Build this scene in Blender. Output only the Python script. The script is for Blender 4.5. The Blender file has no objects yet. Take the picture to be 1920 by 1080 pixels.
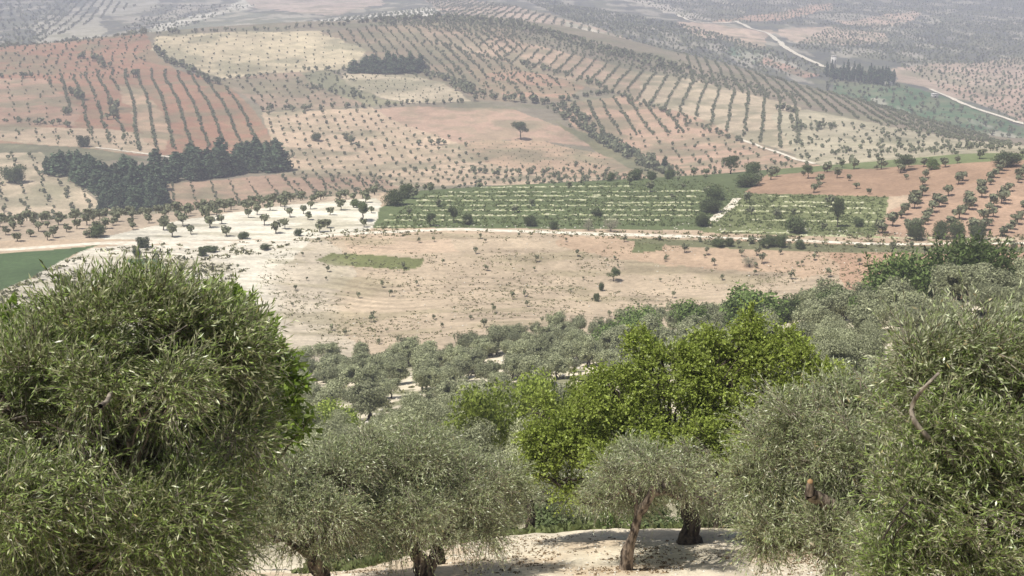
import bpy, math
import numpy as np
from mathutils import Vector

# ------------------------------------------------------------------ camera, sky, sun, exposure
SC = bpy.context.scene
F = 2400.0
PITCH = math.atan(640 / F)
cam_data = bpy.data.cameras.new('camera')
cam_data.lens = 45.0
cam_data.sensor_width = 36.0
cam_data.clip_start = 0.1
cam_data.clip_end = 12000
cam = bpy.data.objects.new('camera', cam_data)
SC.collection.objects.link(cam)
cam.location = (0, 0, 0)
cam.rotation_euler = (math.pi / 2 - PITCH, 0, 0)
SC.camera = cam

SUN = Vector((-0.36, -0.24, 0.90)).normalized()
SUN_EL = math.asin(SUN.z)
SUN_ROT = math.atan2(SUN.x, SUN.y)
world = bpy.data.worlds.new('World')
SC.world = world
world.use_nodes = True
wn = world.node_tree
bg = wn.nodes['Background']
sky = wn.nodes.new('ShaderNodeTexSky')
sky.sky_type = 'NISHITA'
sky.sun_disc = False
sky.sun_elevation = SUN_EL
sky.sun_rotation = SUN_ROT
sky.air_density = 1.4
sky.dust_density = 4.0
sky.ozone_density = 1.0
wn.links.new(sky.outputs[0], bg.inputs[0])
bg.inputs[1].default_value = 0.06
sd = bpy.data.lights.new('sun', 'SUN')
sd.energy = 4.7
sd.angle = math.radians(0.55)
sd.color = (1.0, 0.95, 0.87)
sun = bpy.data.objects.new('sun', sd)
SC.collection.objects.link(sun)
sun.rotation_euler = SUN.to_track_quat('Z', 'Y').to_euler()
sun.location = (0, 0, 50)

SC.view_settings.view_transform = 'Standard'
SC.view_settings.look = 'None'
SC.view_settings.gamma = 1.0
SC.view_settings.exposure = 0.12
try:
    SC.cycles.max_bounces = 6
    SC.cycles.diffuse_bounces = 3
    SC.cycles.glossy_bounces = 2
    SC.cycles.transmission_bounces = 3
    SC.cycles.volume_bounces = 1
    SC.cycles.transparent_max_bounces = 4
except Exception:
    pass

HAZE_DENSITY = 0.00040
HAZE_COLOR = (0.70, 0.75, 0.94, 1)

# ------------------------------------------------------------------ small helpers
def vhash(ix, iy, iz, seed):
    h = (ix.astype(np.int64) * 374761393 + iy.astype(np.int64) * 668265263 + iz.astype(np.int64) * 2147483647 + seed * 974711) & 0xffffffff
    h = ((h ^ (h >> 13)) * 1274126177) & 0xffffffff
    h = ((h ^ (h >> 16)) * 2246822519) & 0xffffffff
    h = h ^ (h >> 15)
    return (h & 0xffffff) / float(0xffffff)

def vnoise(x, y, seed=0):
    x = np.asarray(x, float); y = np.asarray(y, float)
    ix = np.floor(x); iy = np.floor(y)
    fx = x - ix; fy = y - iy
    fx = fx * fx * (3 - 2 * fx); fy = fy * fy * (3 - 2 * fy)
    z = np.zeros_like(ix)
    a = vhash(ix, iy, z, seed); b = vhash(ix + 1, iy, z, seed)
    c = vhash(ix, iy + 1, z, seed); d = vhash(ix + 1, iy + 1, z, seed)
    return (a * (1 - fx) + b * fx) * (1 - fy) + (c * (1 - fx) + d * fx) * fy

def fbm(x, y, seed=0, o=4):
    s = 0; a = 0.5; t = 0
    for k in range(o):
        s = s + a * vnoise(x * 2 ** k + 17.3 * k, y * 2 ** k - 9.1 * k, seed + k); t += a; a *= 0.5
    return s / t

def vnoise3(p, seed=0):
    i = np.floor(p); f = p - i; f = f * f * (3 - 2 * f)
    r = 0
    for dx in (0, 1):
        for dy in (0, 1):
            for dz in (0, 1):
                w = (f[:, 0] if dx else 1 - f[:, 0]) * (f[:, 1] if dy else 1 - f[:, 1]) * (f[:, 2] if dz else 1 - f[:, 2])
                r = r + w * vhash(i[:, 0] + dx, i[:, 1] + dy, i[:, 2] + dz, seed)
    return r

def norm(v):
    return v / np.maximum(np.linalg.norm(v, axis=-1, keepdims=True), 1e-9)

def mesh_from(name, verts, quads, mats=(), mat_idx=None, smooth=False):
    verts = np.asarray(verts, np.float32).reshape(-1, 3)
    quads = np.asarray(quads, np.int32)
    me = bpy.data.meshes.new(name)
    me.vertices.add(len(verts))
    me.vertices.foreach_set('co', verts.ravel())
    n, k = quads.shape
    me.loops.add(n * k)
    me.loops.foreach_set('vertex_index', quads.ravel())
    me.polygons.add(n)
    me.polygons.foreach_set('loop_start', np.arange(0, n * k, k, dtype=np.int32))
    for m in mats:
        me.materials.append(m)
    if mat_idx is not None:
        me.polygons.foreach_set('material_index', np.asarray(mat_idx, np.int32))
    if smooth:
        me.polygons.foreach_set('use_smooth', np.ones(n, bool))
    me.update(calc_edges=True)
    return me

COL = SC.collection
def link(name, me, parent=None, loc=None, rotz=0, scale=None):
    o = bpy.data.objects.new(name, me)
    COL.objects.link(o)
    if parent is not None:
        o.parent = parent
    if loc is not None:
        o.location = loc
    o.rotation_euler = (0, 0, rotz)
    if scale is not None:
        o.scale = scale if hasattr(scale, '__len__') else (scale,) * 3
    return o

def tag(o, label=None, cat=None, group=None, kind=None):
    if label: o['label'] = label
    if cat: o['category'] = cat
    if group: o['group'] = group
    if kind: o['kind'] = kind
    return o

# ------------------------------------------------------------------ image <-> world (photo pixels, 1920 wide)
CP, SP = math.cos(PITCH), math.sin(PITCH)
def ray(px, py):
    u = (np.asarray(px, float) - 960) / F
    v = (540 - np.asarray(py, float)) / F
    dx = u; dy = CP + v * SP; dz = -SP + v * CP
    h = np.hypot(dx, dy)
    return np.arctan2(dx, dy), dz / h, dx / h, dy / h      # azimuth, slope z/r, unit horizontal direction

def at(px, py, r):
    a, s, ux, uy = ray(px, py)
    return np.array([ux * r, uy * r, s * r])

def project(x, y, z):
    d = y * CP - z * SP
    d = np.where(d < 0.01, 0.01, d)
    return 960 + F * x / d, 540 - F * (y * SP + z * CP) / d

# ------------------------------------------------------------------ terrain: relief measured along lines of sight
PXS = np.array([0, 320, 640, 960, 1280, 1600, 1920], float)
C2R = np.array([345, 355, 385, 420, 440, 440, 420], float)
C2Y = np.array([417, 398, 367, 347, 330, 306, 288], float)
C1R = np.array([1150, 1180, 1220, 1250, 1150, 1000, 850], float)
C1Y = np.array([88, 57, 38, 36, 100, 185, 262], float)
K = [
    ([1.5] * 7, None, -1.133),
    ([5.5] * 7, None, -0.70),
    ([9.5] * 7, None, -0.615),
    ([19] * 7, [1082, 1082, 1090, 1082, 1080, 1080, 1082], None),
    ([22, 22, 22, 25, 26, 25, 25], [1070, 1070, 1066, 1004, 993, 1002, 1020], None),
    ([29] * 7, [1075, 1075, 1072, 1016, 1005, 1014, 1030], None),
    ([48] * 7, [960, 955, 950, 930, 920, 900, 890], None),
    ([85] * 7, [880, 875, 870, 850, 810, 750, 700], None),
    ([115, 115, 115, 115, 115, 110, 105], [820, 818, 815, 790, 745, 680, 640], None),
    ([160, 160, 160, 160, 150, 130, 120], [735, 730, 735, 700, 675, 630, 595], None),
    ([205, 205, 205, 205, 178, 152, 138], [660, 665, 672, 635, 620, 592, 560], None),
    ([228, 228, 228, 228, 222, 212, 200], [620, 622, 630, 600, 618, 602, 582], None),
    ([258] * 7, [540, 545, 550, 545, 548, 550, 535], None),
    ([300] * 7, [468, 453, 445, 435, 440, 446, 461], None),
    (C2R, C2Y, None),
    (C2R + 60, C2Y + 20, None),
    ([520, 530, 540, 560, 570, 540, 510], C2Y - 3, None),
    ([620, 620, 620, 640, 650, 620, 580], [322, 325, 328, 315, 300, 285, 278], None),
    ([800, 800, 800, 800, 800, 740, 680], [215, 212, 208, 205, 210, 240, 273], None),
    ([960, 960, 960, 960, 940, 860, 760], [150, 140, 130, 128, 150, 206, 267], None),
    (C1R, C1Y, None),
    (C1R * 1.09, C1Y + 9, None),
    ([1550, 1550, 1550, 1550, 1450, 1250, 1040], [72, 50, 33, 30, 70, 140, 225], None),
    ([2000, 2000, 2000, 2000, 1950, 1800, 1600], [28, 18, 8, 6, 20, 55, 100], None),
    ([2600] * 7, [-20, -20, -25, -25, -20, -15, -5], None),
    ([3700] * 7, [-112] * 7, None),
]
A_DENSE = np.radians(np.arange(-27, 27.001, 0.06))
A_SIDE = np.radians(np.concatenate([np.arange(27.6, 50, 0.6), np.arange(50, 180.1, 2.5)]))
AZ = np.concatenate([-A_SIDE[::-1], A_DENSE, A_SIDE])
R1 = np.exp(np.linspace(math.log(1.2), math.log(30), 300))
R2 = np.exp(np.linspace(math.log(30), math.log(200), 210))[1:]
R3 = np.exp(np.linspace(math.log(200), math.log(1300), 560))[1:]
R4 = np.exp(np.linspace(math.log(1300), math.log(3700), 110))[1:]
RR = np.concatenate([R1, R2, R3, R4])
LR = np.log(RR)

def smooth_interp(x, xp, fp):
    # Catmull-Rom through the knots, linear at the ends
    xc = np.clip(x, xp[0], xp[-1])
    i = np.clip(np.searchsorted(xp, xc, side='right') - 1, 0, len(xp) - 2)
    h = xp[i + 1] - xp[i]
    t = (xc - xp[i]) / h
    m = np.gradient(fp, xp)
    m[0] = m[-1] = 0
    t2, t3 = t * t, t * t * t
    return (2 * t3 - 3 * t2 + 1) * fp[i] + (t3 - 2 * t2 + t) * h * m[i] + (-2 * t3 + 3 * t2) * fp[i + 1] + (t3 - t2) * h * m[i + 1]

def knot_arrays():
    ks, kr = [], []
    for rs, ys, s in K:
        rs = np.array(rs, float)
        if ys is None:
            ys_ = np.full(7, 800.0)
            a, _, _, _ = ray(PXS, ys_)
            sv = np.full(7, s)
        else:
            a, sv, _, _ = ray(PXS, np.array(ys, float))
        kr.append(np.exp(smooth_interp(AZ, a, np.log(rs))))
        ks.append(smooth_interp(AZ, a, sv))
    return np.array(ks), np.array(kr)          # (K, nA)

KS, KR = knot_arrays()
def pchip_all():
    out = np.empty((len(AZ), len(RR)))
    for j in range(len(AZ)):
        x = np.log(KR[:, j]); y = KS[:, j]
        h = np.diff(x); d = np.diff(y) / h
        m = np.zeros_like(y)
        ok = d[:-1] * d[1:] > 0
        w1 = 2 * h[1:] + h[:-1]; w2 = h[1:] + 2 * h[:-1]
        m[1:-1][ok] = ((w1 + w2)[ok]) / (w1[ok] / d[:-1][ok] + w2[ok] / d[1:][ok])
        m[0] = d[0]; m[-1] = d[-1]
        xx = np.clip(LR, x[0], x[-1])
        i = np.clip(np.searchsorted(x, xx, side='right') - 1, 0, len(x) - 2)
        t = (xx - x[i]) / h[i]; t2 = t * t; t3 = t2 * t
        out[j] = (2 * t3 - 3 * t2 + 1) * y[i] + (t3 - 2 * t2 + t) * h[i] * m[i] + (-2 * t3 + 3 * t2) * y[i + 1] + (t3 - t2) * h[i] * m[i + 1]
    return out
SL = pchip_all()
RG = RR[None, :] * np.ones((len(AZ), 1))
AG = AZ[:, None] * np.ones((1, len(RR)))
XG = np.sin(AG) * RG; YG = np.cos(AG) * RG
ZG = SL * RG
def sst(x, a, b):
    t = np.clip((x - a) / (b - a), 0, 1)
    return t * t * (3 - 2 * t)
ZG += (fbm(XG / 2.2, YG / 2.2, 1, 3) - .5) * 0.22 * sst(RG, 2, 10) * (1 - sst(RG, 60, 120))
ZG += (fbm(XG / 0.45, YG / 0.45, 2, 3) - .5) * 0.10 * (1 - sst(RG, 30, 60))
ZG += (fbm(XG / 14, YG / 14, 3, 4) - .5) * 1.6 * sst(RG, 35, 90) * (1 - 0.75 * sst(RG, 200, 260))
ZG += (fbm(XG / 40, YG / 40, 4, 4) - .5) * 3.0 * sst(RG, 450, 620)
ZG += (fbm(XG / 160, YG / 160, 5, 4) - .5) * 10.0 * sst(RG, 1300, 1700)
bk = sst(np.abs(AG), math.radians(60), math.radians(110))
ZG = ZG * (1 - bk) + bk * (-1.7 + 0.004 * RG)
SG = ZG / RG
SMAX = np.maximum.accumulate(SG, axis=1)

def _ai(a):
    i = np.clip(np.searchsorted(AZ, a) - 1, 0, len(AZ) - 2)
    return i, (a - AZ[i]) / (AZ[i + 1] - AZ[i])

def hgt(x, y):
    x = np.atleast_1d(np.asarray(x, float)); y = np.atleast_1d(np.asarray(y, float))
    a = np.arctan2(x, y); r = np.hypot(x, y)
    i, t = _ai(a)
    j = np.clip(np.searchsorted(RR, r) - 1, 0, len(RR) - 2)
    u = np.clip((r - RR[j]) / (RR[j + 1] - RR[j]), 0, 1)
    return (ZG[i, j] * (1 - t) + ZG[i + 1, j] * t) * (1 - u) + (ZG[i, j + 1] * (1 - t) + ZG[i + 1, j + 1] * t) * u

def visible(x, y, z, margin=0.0):
    a = np.arctan2(x, y); r = np.hypot(x, y)
    i, _ = _ai(a)
    j = np.clip(np.searchsorted(RR, r * 0.985) - 1, 0, len(RR) - 1)
    return (z + margin) / r >= SMAX[i, j] - 1e-4

def hit(px, py):
    px = np.atleast_1d(np.asarray(px, float)); py = np.atleast_1d(np.asarray(py, float))
    a, s, ux, uy = ray(px, py)
    i, _ = _ai(a)
    out = np.empty((len(px), 3))
    for k in range(len(px)):
        j = min(np.searchsorted(SMAX[i[k]], s[k]), len(RR) - 1)
        if j > 0:
            s0, s1 = SMAX[i[k], j - 1], SMAX[i[k], j]
            t = 0 if s1 <= s0 else min(max((s[k] - s0) / (s1 - s0), 0), 1)
            r = RR[j - 1] + t * (RR[j] - RR[j - 1])
        else:
            r = RR[0]
        out[k] = (ux[k] * r, uy[k] * r, 0)
    out[:, 2] = hgt(out[:, 0], out[:, 1])
    return out

def inpoly(px, py, poly):
    px = np.asarray(px); py = np.asarray(py)
    c = np.zeros(px.shape, bool)
    n = len(poly)
    for i in range(n):
        x1, y1 = poly[i]; x2, y2 = poly[(i + 1) % n]
        if y1 == y2:
            continue
        c ^= ((y1 > py) != (y2 > py)) & (px < (x2 - x1) * (py - y1) / (y2 - y1) + x1)
    return c

# ranges at which one stretch of land ends and the next starts
_a, _, _, _ = ray(PXS, np.full(7, 500.0))
def rng_curve(a, vals):
    return np.interp(a, _a, vals)
B1 = [200, 200, 203, 203, 190, 178, 165]
B2 = C2R + 25
B3 = C1R + 30
def zone_of(x, y):
    a = np.arctan2(x, y); r = np.hypot(x, y)
    z = np.full(r.shape, 1)
    z[r > rng_curve(a, B1)] = 2
    z[r > rng_curve(a, B2)] = 3
    z[r > rng_curve(a, B3)] = 4
    return z

# ------------------------------------------------------------------ soil and crop colours of each field
# (zone, outline on the ground as sighted in the photo, colour, edge roughness in px)
CHALK = (.72, .645, .505)
TAN = (.46, .36, .26)
ZONE_GAIN = {2: (.80, .80, .78), 3: (.72, .70, .66), 4: (.92, .92, .90)}
FIELDS = [
    # distant hills
    (4, [(-400, 20), (150, 0), (200, 20), (150, 60), (60, 90), (-400, 130)], (.13, .14, .12), 8),
    (4, [(60, 40), (180, 30), (200, 60), (160, 84), (70, 86)], (.40, .38, .32), 7),
    (4, [(170, -20), (300, -20), (300, 15), (230, 32), (190, 28)], (.42, .40, .35), 6),
    (4, [(250, 70), (300, 45), (420, 18), (460, -5), (540, -20), (480, 10), (400, 40), (300, 60), (270, 72)], (.66, .63, .56), 4),
    (4, [(300, 58), (440, 20), (590, 33), (520, 52), (330, 66)], (.22, .23, .19), 4),
    (4, [(440, -20), (700, -20), (720, 8), (620, 30), (480, 16)], (.52, .42, .36), 5),
    (4, [(520, 50), (560, 42), (800, 14), (830, 20), (800, 32), (600, 42)], (.70, .67, .60), 3),
    (4, [(780, -10), (960, 10), (1060, 35), (1200, 80), (1330, 130), (1250, 125), (1090, 70), (960, 38), (840, 28)], (.54, .42, .34), 5),
    (4, [(1060, 40), (1290, 112), (1340, 135), (1280, 122), (1060, 56)], (.68, .62, .52), 3),
    (4, [(1180, -10), (1290, 22), (1340, 40), (1290, 35), (1150, -5)], (.55, .50, .44), 5),
    (4, [(1330, 45), (1460, 60), (1420, 85), (1300, 65), (1270, 40)], (.55, .42, .34), 5),
    (4, [(1440, 25), (1560, 5), (1560, 18), (1450, 38), (1330, 42)], (.55, .37, .28), 5),
    (4, [(1290, 55), (1400, 55), (1440, 80), (1420, 90), (1290, 62)], (.60, .46, .36), 5),
    (4, [(1455, 55), (1560, 50), (1660, 62), (1665, 78), (1600, 85), (1490, 80), (1460, 65)], (.58, .45, .36), 4),
    (4, [(1560, 42), (1650, 30), (1720, 20), (1720, 36), (1640, 55)], (.56, .42, .34), 6),
    (4, [(1390, 90), (1470, 120), (1540, 140), (1500, 145), (1400, 110)], (.46, .30, .24), 7),
    (4, [(1360, 85), (1440, 95), (1420, 120), (1370, 105)], (.10, .16, .11), 6),
    (4, [(1670, 125), (1920, 110), (1950, 200), (1850, 200), (1760, 170), (1680, 155)], (.48, .37, .30), 8),
    (4, [(1760, 160), (2300, 180), (2300, 290), (1930, 235), (1860, 200)], (.48, .35, .28), 6),
    (4, [(1560, 155), (1690, 160), (1760, 175), (1860, 215), (1960, 255), (1960, 290), (1860, 270), (1700, 225), (1560, 185)], (.085, .15, .075), 6),
    # the broad hill
    (3, [(-600, 110), (0, 88), (270, 60), (290, 95), (330, 130), (400, 150), (440, 170), (490, 225), (520, 290), (280, 290), (-600, 250)], (.43, .255, .18), 5),
    (3, [(-600, 150), (85, 148), (110, 175), (150, 205), (140, 236), (-600, 236)], (.50, .34, .26), 4),
    (3, [(225, 160), (275, 170), (320, 240), (310, 285), (270, 280)], (.57, .42, .31), 8),
    (3, [(-600, 236), (150, 238), (260, 250), (300, 290), (230, 285), (0, 262), (-600, 262)], (.62, .50, .38), 4),
    (3, [(-600, 262), (60, 268), (230, 286), (280, 300), (120, 300), (60, 290), (-600, 280)], (.22, .22, .15), 4),
    (3, [(285, 95), (290, 68), (420, 60), (600, 58), (690, 95), (650, 130), (500, 138), (430, 150), (385, 138), (330, 110)], (.74, .65, .47), 3),
    (3, [(400, 150), (560, 133), (620, 135), (650, 160), (730, 192), (620, 205), (490, 208), (470, 185)], (.44, .34, .26), 5),
    (3, [(560, 135), (620, 132), (660, 165), (760, 195), (700, 200), (600, 165)], (.34, .33, .22), 5),
    (3, [(640, 138), (760, 138), (830, 155), (885, 190), (770, 195), (710, 180), (650, 160)], (.68, .60, .46), 3),
    (3, [(600, 60), (850, 40), (960, 50), (990, 95), (1060, 160), (1060, 190), (900, 190), (830, 155), (760, 138), (660, 138), (690, 95)], (.38, .31, .23), 8),
    (3, [(490, 210), (700, 203), (760, 232), (870, 262), (1000, 290), (1130, 300), (1180, 335), (1000, 345), (740, 350), (520, 335), (510, 270)], (.68, .54, .41), 4),
    (3, [(700, 205), (780, 200), (960, 205), (1060, 240), (1110, 275), (980, 262), (860, 266), (760, 235)], (.58, .42, .33), 3),
    (3, [(860, 266), (1000, 262), (1130, 290), (1170, 325), (1060, 335), (900, 305)], (.62, .46, .34), 4),
    (3, [(290, 345), (520, 328), (700, 325), (745, 350), (745, 400), (290, 430)], (.50, .36, .275), 4),
    (3, [(-600, 285), (80, 285), (140, 345), (200, 390), (330, 390), (300, 440), (-600, 470)], (.66, .56, .43), 5),
    (3, [(790, 60), (900, 62), (1050, 95), (1200, 135), (1290, 150), (1500, 200), (1530, 230), (1510, 290), (1400, 262), (1240, 205), (1100, 160), (960, 120), (820, 85)], (.60, .46, .36), 4),
    (3, [(1200, 140), (1290, 142), (1500, 195), (1520, 230), (1500, 290), (1400, 262), (1200, 190)], (.66, .56, .43), 4),
    (3, [(870, 128), (960, 122), (1100, 160), (1060, 186), (960, 180), (900, 160)], (.54, .36, .27), 5),
    (3, [(1040, 195), (1170, 180), (1290, 215), (1400, 262), (1540, 310), (1540, 340), (1150, 340), (1110, 270)], (.60, .43, .33), 4),
    (3, [(1440, 215), (1520, 205), (1700, 240), (2000, 280), (2300, 300), (2300, 330), (1600, 320), (1500, 300)], (.60, .55, .42), 7),
    (3, [(1280, 100), (1500, 160), (1640, 195), (1980, 280), (1800, 262), (1600, 222), (1480, 195), (1280, 145)], (.36, .31, .25), 4),
    (3, [(1060, 235), (1150, 265), (1220, 300), (1300, 340), (1230, 340), (1120, 285), (1040, 225)], (.27, .26, .16), 6),
    # the plateau in the middle
    # (later entries lie over earlier ones)
    (2, [(-700, 350), (230, 400), (500, 378), (705, 355), (715, 385), (500, 395), (300, 425), (180, 447), (-700, 462)], (.54, .44, .34), 3),
    (2, [(180, 447), (300, 420), (500, 388), (705, 370), (718, 388), (705, 425), (690, 432), (560, 447), (300, 452)], (.72, .69, .60), 3),
    (2, [(700, 428), (715, 388), (780, 360), (860, 330), (1010, 320), (1440, 300), (1460, 325), (1400, 360), (1345, 400), (1320, 432), (1000, 428), (850, 428)], (.14, .175, .08), 2),
    (2, [(1315, 436), (1345, 405), (1395, 362), (1665, 368), (1660, 400), (1640, 444), (1480, 442)], (.20, .225, .105), 2),
    (2, [(1640, 444), (1665, 395), (1740, 360), (1930, 300), (2500, 280), (2500, 448)], (.47, .325, .235), 3),
    (2, [(1395, 362), (1440, 325), (1500, 300), (1700, 285), (2500, 250), (1930, 320), (1740, 362), (1660, 368)], (.44, .295, .205), 3),
    (2, [(1440, 330), (1500, 290), (1700, 270), (1900, 240), (1930, 300), (1800, 305), (1600, 318)], (.20, .24, .11), 5),
    (2, [(500, 455), (850, 436), (1100, 441), (1920, 468), (2600, 470), (2600, 600), (1500, 700), (600, 760), (400, 640), (430, 520)], (.585, .475, .355), 5),
    (2, [(1020, 440), (1250, 446), (1600, 456), (1600, 520), (1250, 500), (1080, 470)], (.58, .43, .31), 16),
    (2, [(1550, 455), (2600, 465), (2600, 560), (1600, 560)], (.53, .355, .25), 8),
    (2, [(640, 445), (850, 437), (860, 470), (660, 480)], (.62, .48, .36), 8),
    (2, [(1190, 452), (1255, 446), (1240, 470), (1180, 475)], (.17, .19, .09), 5),
    (2, [(1150, 446), (1300, 449), (1480, 457), (1920, 463), (2600, 466), (2600, 474), (1600, 474), (1400, 467), (1200, 456)], (.21, .215, .12), 3),
    (2, [(500, 452), (600, 447), (640, 470), (660, 520), (620, 580), (660, 660), (560, 720), (430, 640), (440, 520)], (.63, .55, .44), 16),
    (2, [(592, 488), (620, 475), (700, 478), (795, 485), (788, 500), (765, 506), (620, 497)], (.20, .22, .09), 2),
    (2, [(-700, 620), (60, 520), (150, 470), (330, 455), (575, 449), (540, 490), (500, 530), (520, 600), (500, 700), (-700, 700)], (.70, .66, .57), 14),
    (2, [(-700, 478), (0, 476), (165, 462), (190, 458), (140, 476), (60, 520), (0, 545), (-700, 600)], (.095, .15, .065), 2),
    (2, [(230, 485), (290, 485), (320, 505), (250, 500)], (.10, .15, .07), 2),
]
BASE = {1: CHALK, 2: TAN, 3: (.23, .20, .15), 4: (.115, .12, .105)}

def paint():
    x = XG.ravel(); y = YG.ravel(); z = ZG.ravel()
    col = np.zeros((len(x), 3))
    zn = zone_of(x, y)
    for k, c in BASE.items():
        col[zn == k] = c
    front = (np.abs(AG.ravel()) < math.radians(55)) & (RG.ravel() > 60)
    px, py = project(x, y, z)
    for zk in (2, 3, 4):
        idx = np.where(front & (zn == zk))[0]
        sc = {2: 9.0, 3: 22.0, 4: 50.0}[zk]
        nx = fbm(x[idx] / sc, y[idx] / sc, 31, 3) - .5
        ny = fbm(x[idx] / sc, y[idx] / sc, 47, 3) - .5
        for (fz, poly, c, rough) in FIELDS:
            if fz != zk:
                continue
            m = inpoly(px[idx] + nx * rough * 4, py[idx] + ny * rough * 1.6, poly)
            g_ = ZONE_GAIN[zk] if c[0] < .70 or zk > 2 else (.92, .91, .88)
            col[idx[m]] = [c[q_] * g_[q_] for q_ in range(3)]
    # chalk washes out gradually into the sand at the left end of the big field
    g3 = col.reshape(XG.shape + (3,))
    b3 = g3.copy()
    for ax, n_ in ((0, 11), (1, 14)):
        acc = np.zeros_like(b3)
        for k in range(-n_, n_ + 1): acc += np.roll(b3, k, axis=ax)
        b3 = acc / (2 * n_ + 1)
    xr = XG / np.maximum(YG, 1e-3)
    wgt = (sst(xr, -.245, -.20) * (1 - sst(xr, -.15, -.12)) * sst(RG, 215, 230) * (1 - sst(RG, 268, 285)))[..., None] * (YG > 0)[..., None]
    col = (g3 * (1 - wgt) + b3 * wgt).reshape(-1, 3)
    # bare chalk breaking through, weeds and damp patches, per stretch of land
    r = RG.ravel()
    n1 = fbm(x / 3.5, y / 3.5, 61, 4); n2 = fbm(x / 11, y / 11, 62, 4)
    near = zn == 1
    k = sst(n2, .50, .60) * (r > 30)
    col[near] = col[near] * (1 - .0 * k[near, None])
    weed = sst(n1, .48, .58) * sst(r, 30, 45)
    g = np.array((.17, .18, .09))
    w = (weed * near * 0.85)[:, None]
    col = col * (1 - w) + g * w
    # earth colour of the near clearing
    n5 = fbm(x / 1.6, y / 1.6, 66, 4)
    tanw = (sst(n5, .40, .62) * near * (1 - sst(r, 23.0, 25.5)))[:, None] * .6
    col = col * (1 - tanw) + np.array((.53, .40, .27)) * tanw
    # mid field: green-brown weedy streaks
    n3 = fbm(x / 16 + 5, y / 5, 63, 4)
    mid = (zn == 2)
    light = col.sum(1) > 1.1
    w = (sst(n3, .54, .66) * mid * light * .45)[:, None]
    col = col * (1 - w) + np.array((.28, .25, .15)) * w
    # scrubby, weedy ground patches among the far fields
    n7 = fbm(x / 28 + 9, y / 28, 67, 5)
    w = (sst(n7, .50, .64) * (zn >= 3) * .55)[:, None]
    col = col * (1 - w) + np.array((.17, .175, .11)) * w
    n8 = fbm(x / 9, y / 9, 68, 4)
    far_ = (zn >= 3)
    w = (sst(n8, .50, .62) * far_ * .35)[:, None]
    col = col * (1 - w) + np.array((.22, .21, .13)) * w
    n9 = fbm(x / 22 + 40, y / 60, 69, 4)
    w = (sst(n9, .56, .64) * (zn == 4) * .6 * (col.sum(1) < .6))[:, None]
    col = col * (1 - w) + np.array((.46, .42, .35)) * w
    # old plough lines and wheel marks on the sandy plateau
    st = vnoise(y / .9 + (fbm(x / 40, y / 40, 70, 2) - .5) * 22, x / 30, 71)
    col *= (1 - .24 * sst(st, .55, .9) * (zn == 2) * light)[:, None]
    n4 = fbm(x / 45, y / 45, 64, 4); n6 = fbm(x / 6, y / 6, 65, 3)
    col *= (1 + (n4 - .5) * .5 * (r > 230) + (n6 - .5) * .30)[:, None]
    return np.clip(col, .02, .85)

# ------------------------------------------------------------------ materials
def new_mat(name):
    m = bpy.data.materials.new(name)
    m.use_nodes = True
    nt = m.node_tree
    b = nt.nodes['Principled BSDF']
    return m, nt, b

def soil_material():
    m, nt, b = new_mat('soil')
    at_ = nt.nodes.new('ShaderNodeAttribute'); at_.attribute_name = 'soil_colour'
    tc = nt.nodes.new('ShaderNodeTexCoord')
    def noise(scale, det=3):
        n = nt.nodes.new('ShaderNodeTexNoise'); n.inputs['Scale'].default_value = scale
        n.inputs['Detail'].default_value = det; n.inputs['Roughness'].default_value = .65
        nt.links.new(tc.outputs['Object'], n.inputs['Vector']); return n
    def ramp(src, a, b_, lo, hi):
        r = nt.nodes.new('ShaderNodeMapRange')
        r.inputs[1].default_value = a; r.inputs[2].default_value = b_
        r.inputs[3].default_value = lo; r.inputs[4].default_value = hi
        nt.links.new(src.outputs['Fac'], r.inputs[0]); return r
    def mul(a, b_):
        x = nt.nodes.new('ShaderNodeMath'); x.operation = 'MULTIPLY'
        nt.links.new(a.outputs[0], x.inputs[0]); nt.links.new(b_.outputs[0], x.inputs[1]); return x
    k = mul(mul(ramp(noise(9, 5), .3, .7, .82, 1.12), ramp(noise(.9, 5), .32, .68, .80, 1.16)), ramp(noise(.12, 4), .3, .7, .88, 1.10))
    v = nt.nodes.new('ShaderNodeVectorMath'); v.operation = 'SCALE'
    nt.links.new(at_.outputs['Color'], v.inputs[0]); nt.links.new(k.outputs[0], v.inputs['Scale'])
    nt.links.new(v.outputs[0], b.inputs['Base Color'])
    b.inputs['Roughness'].default_value = .95
    b.inputs['Specular IOR Level'].default_value = .15
    bp = nt.nodes.new('ShaderNodeBump'); bp.inputs['Strength'].default_value = .5; bp.inputs['Distance'].default_value = .06
    n = noise(14, 6)
    nt.links.new(n.outputs['Fac'], bp.inputs['Height']); nt.links.new(bp.outputs[0], b.inputs['Normal'])
    return m

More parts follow.
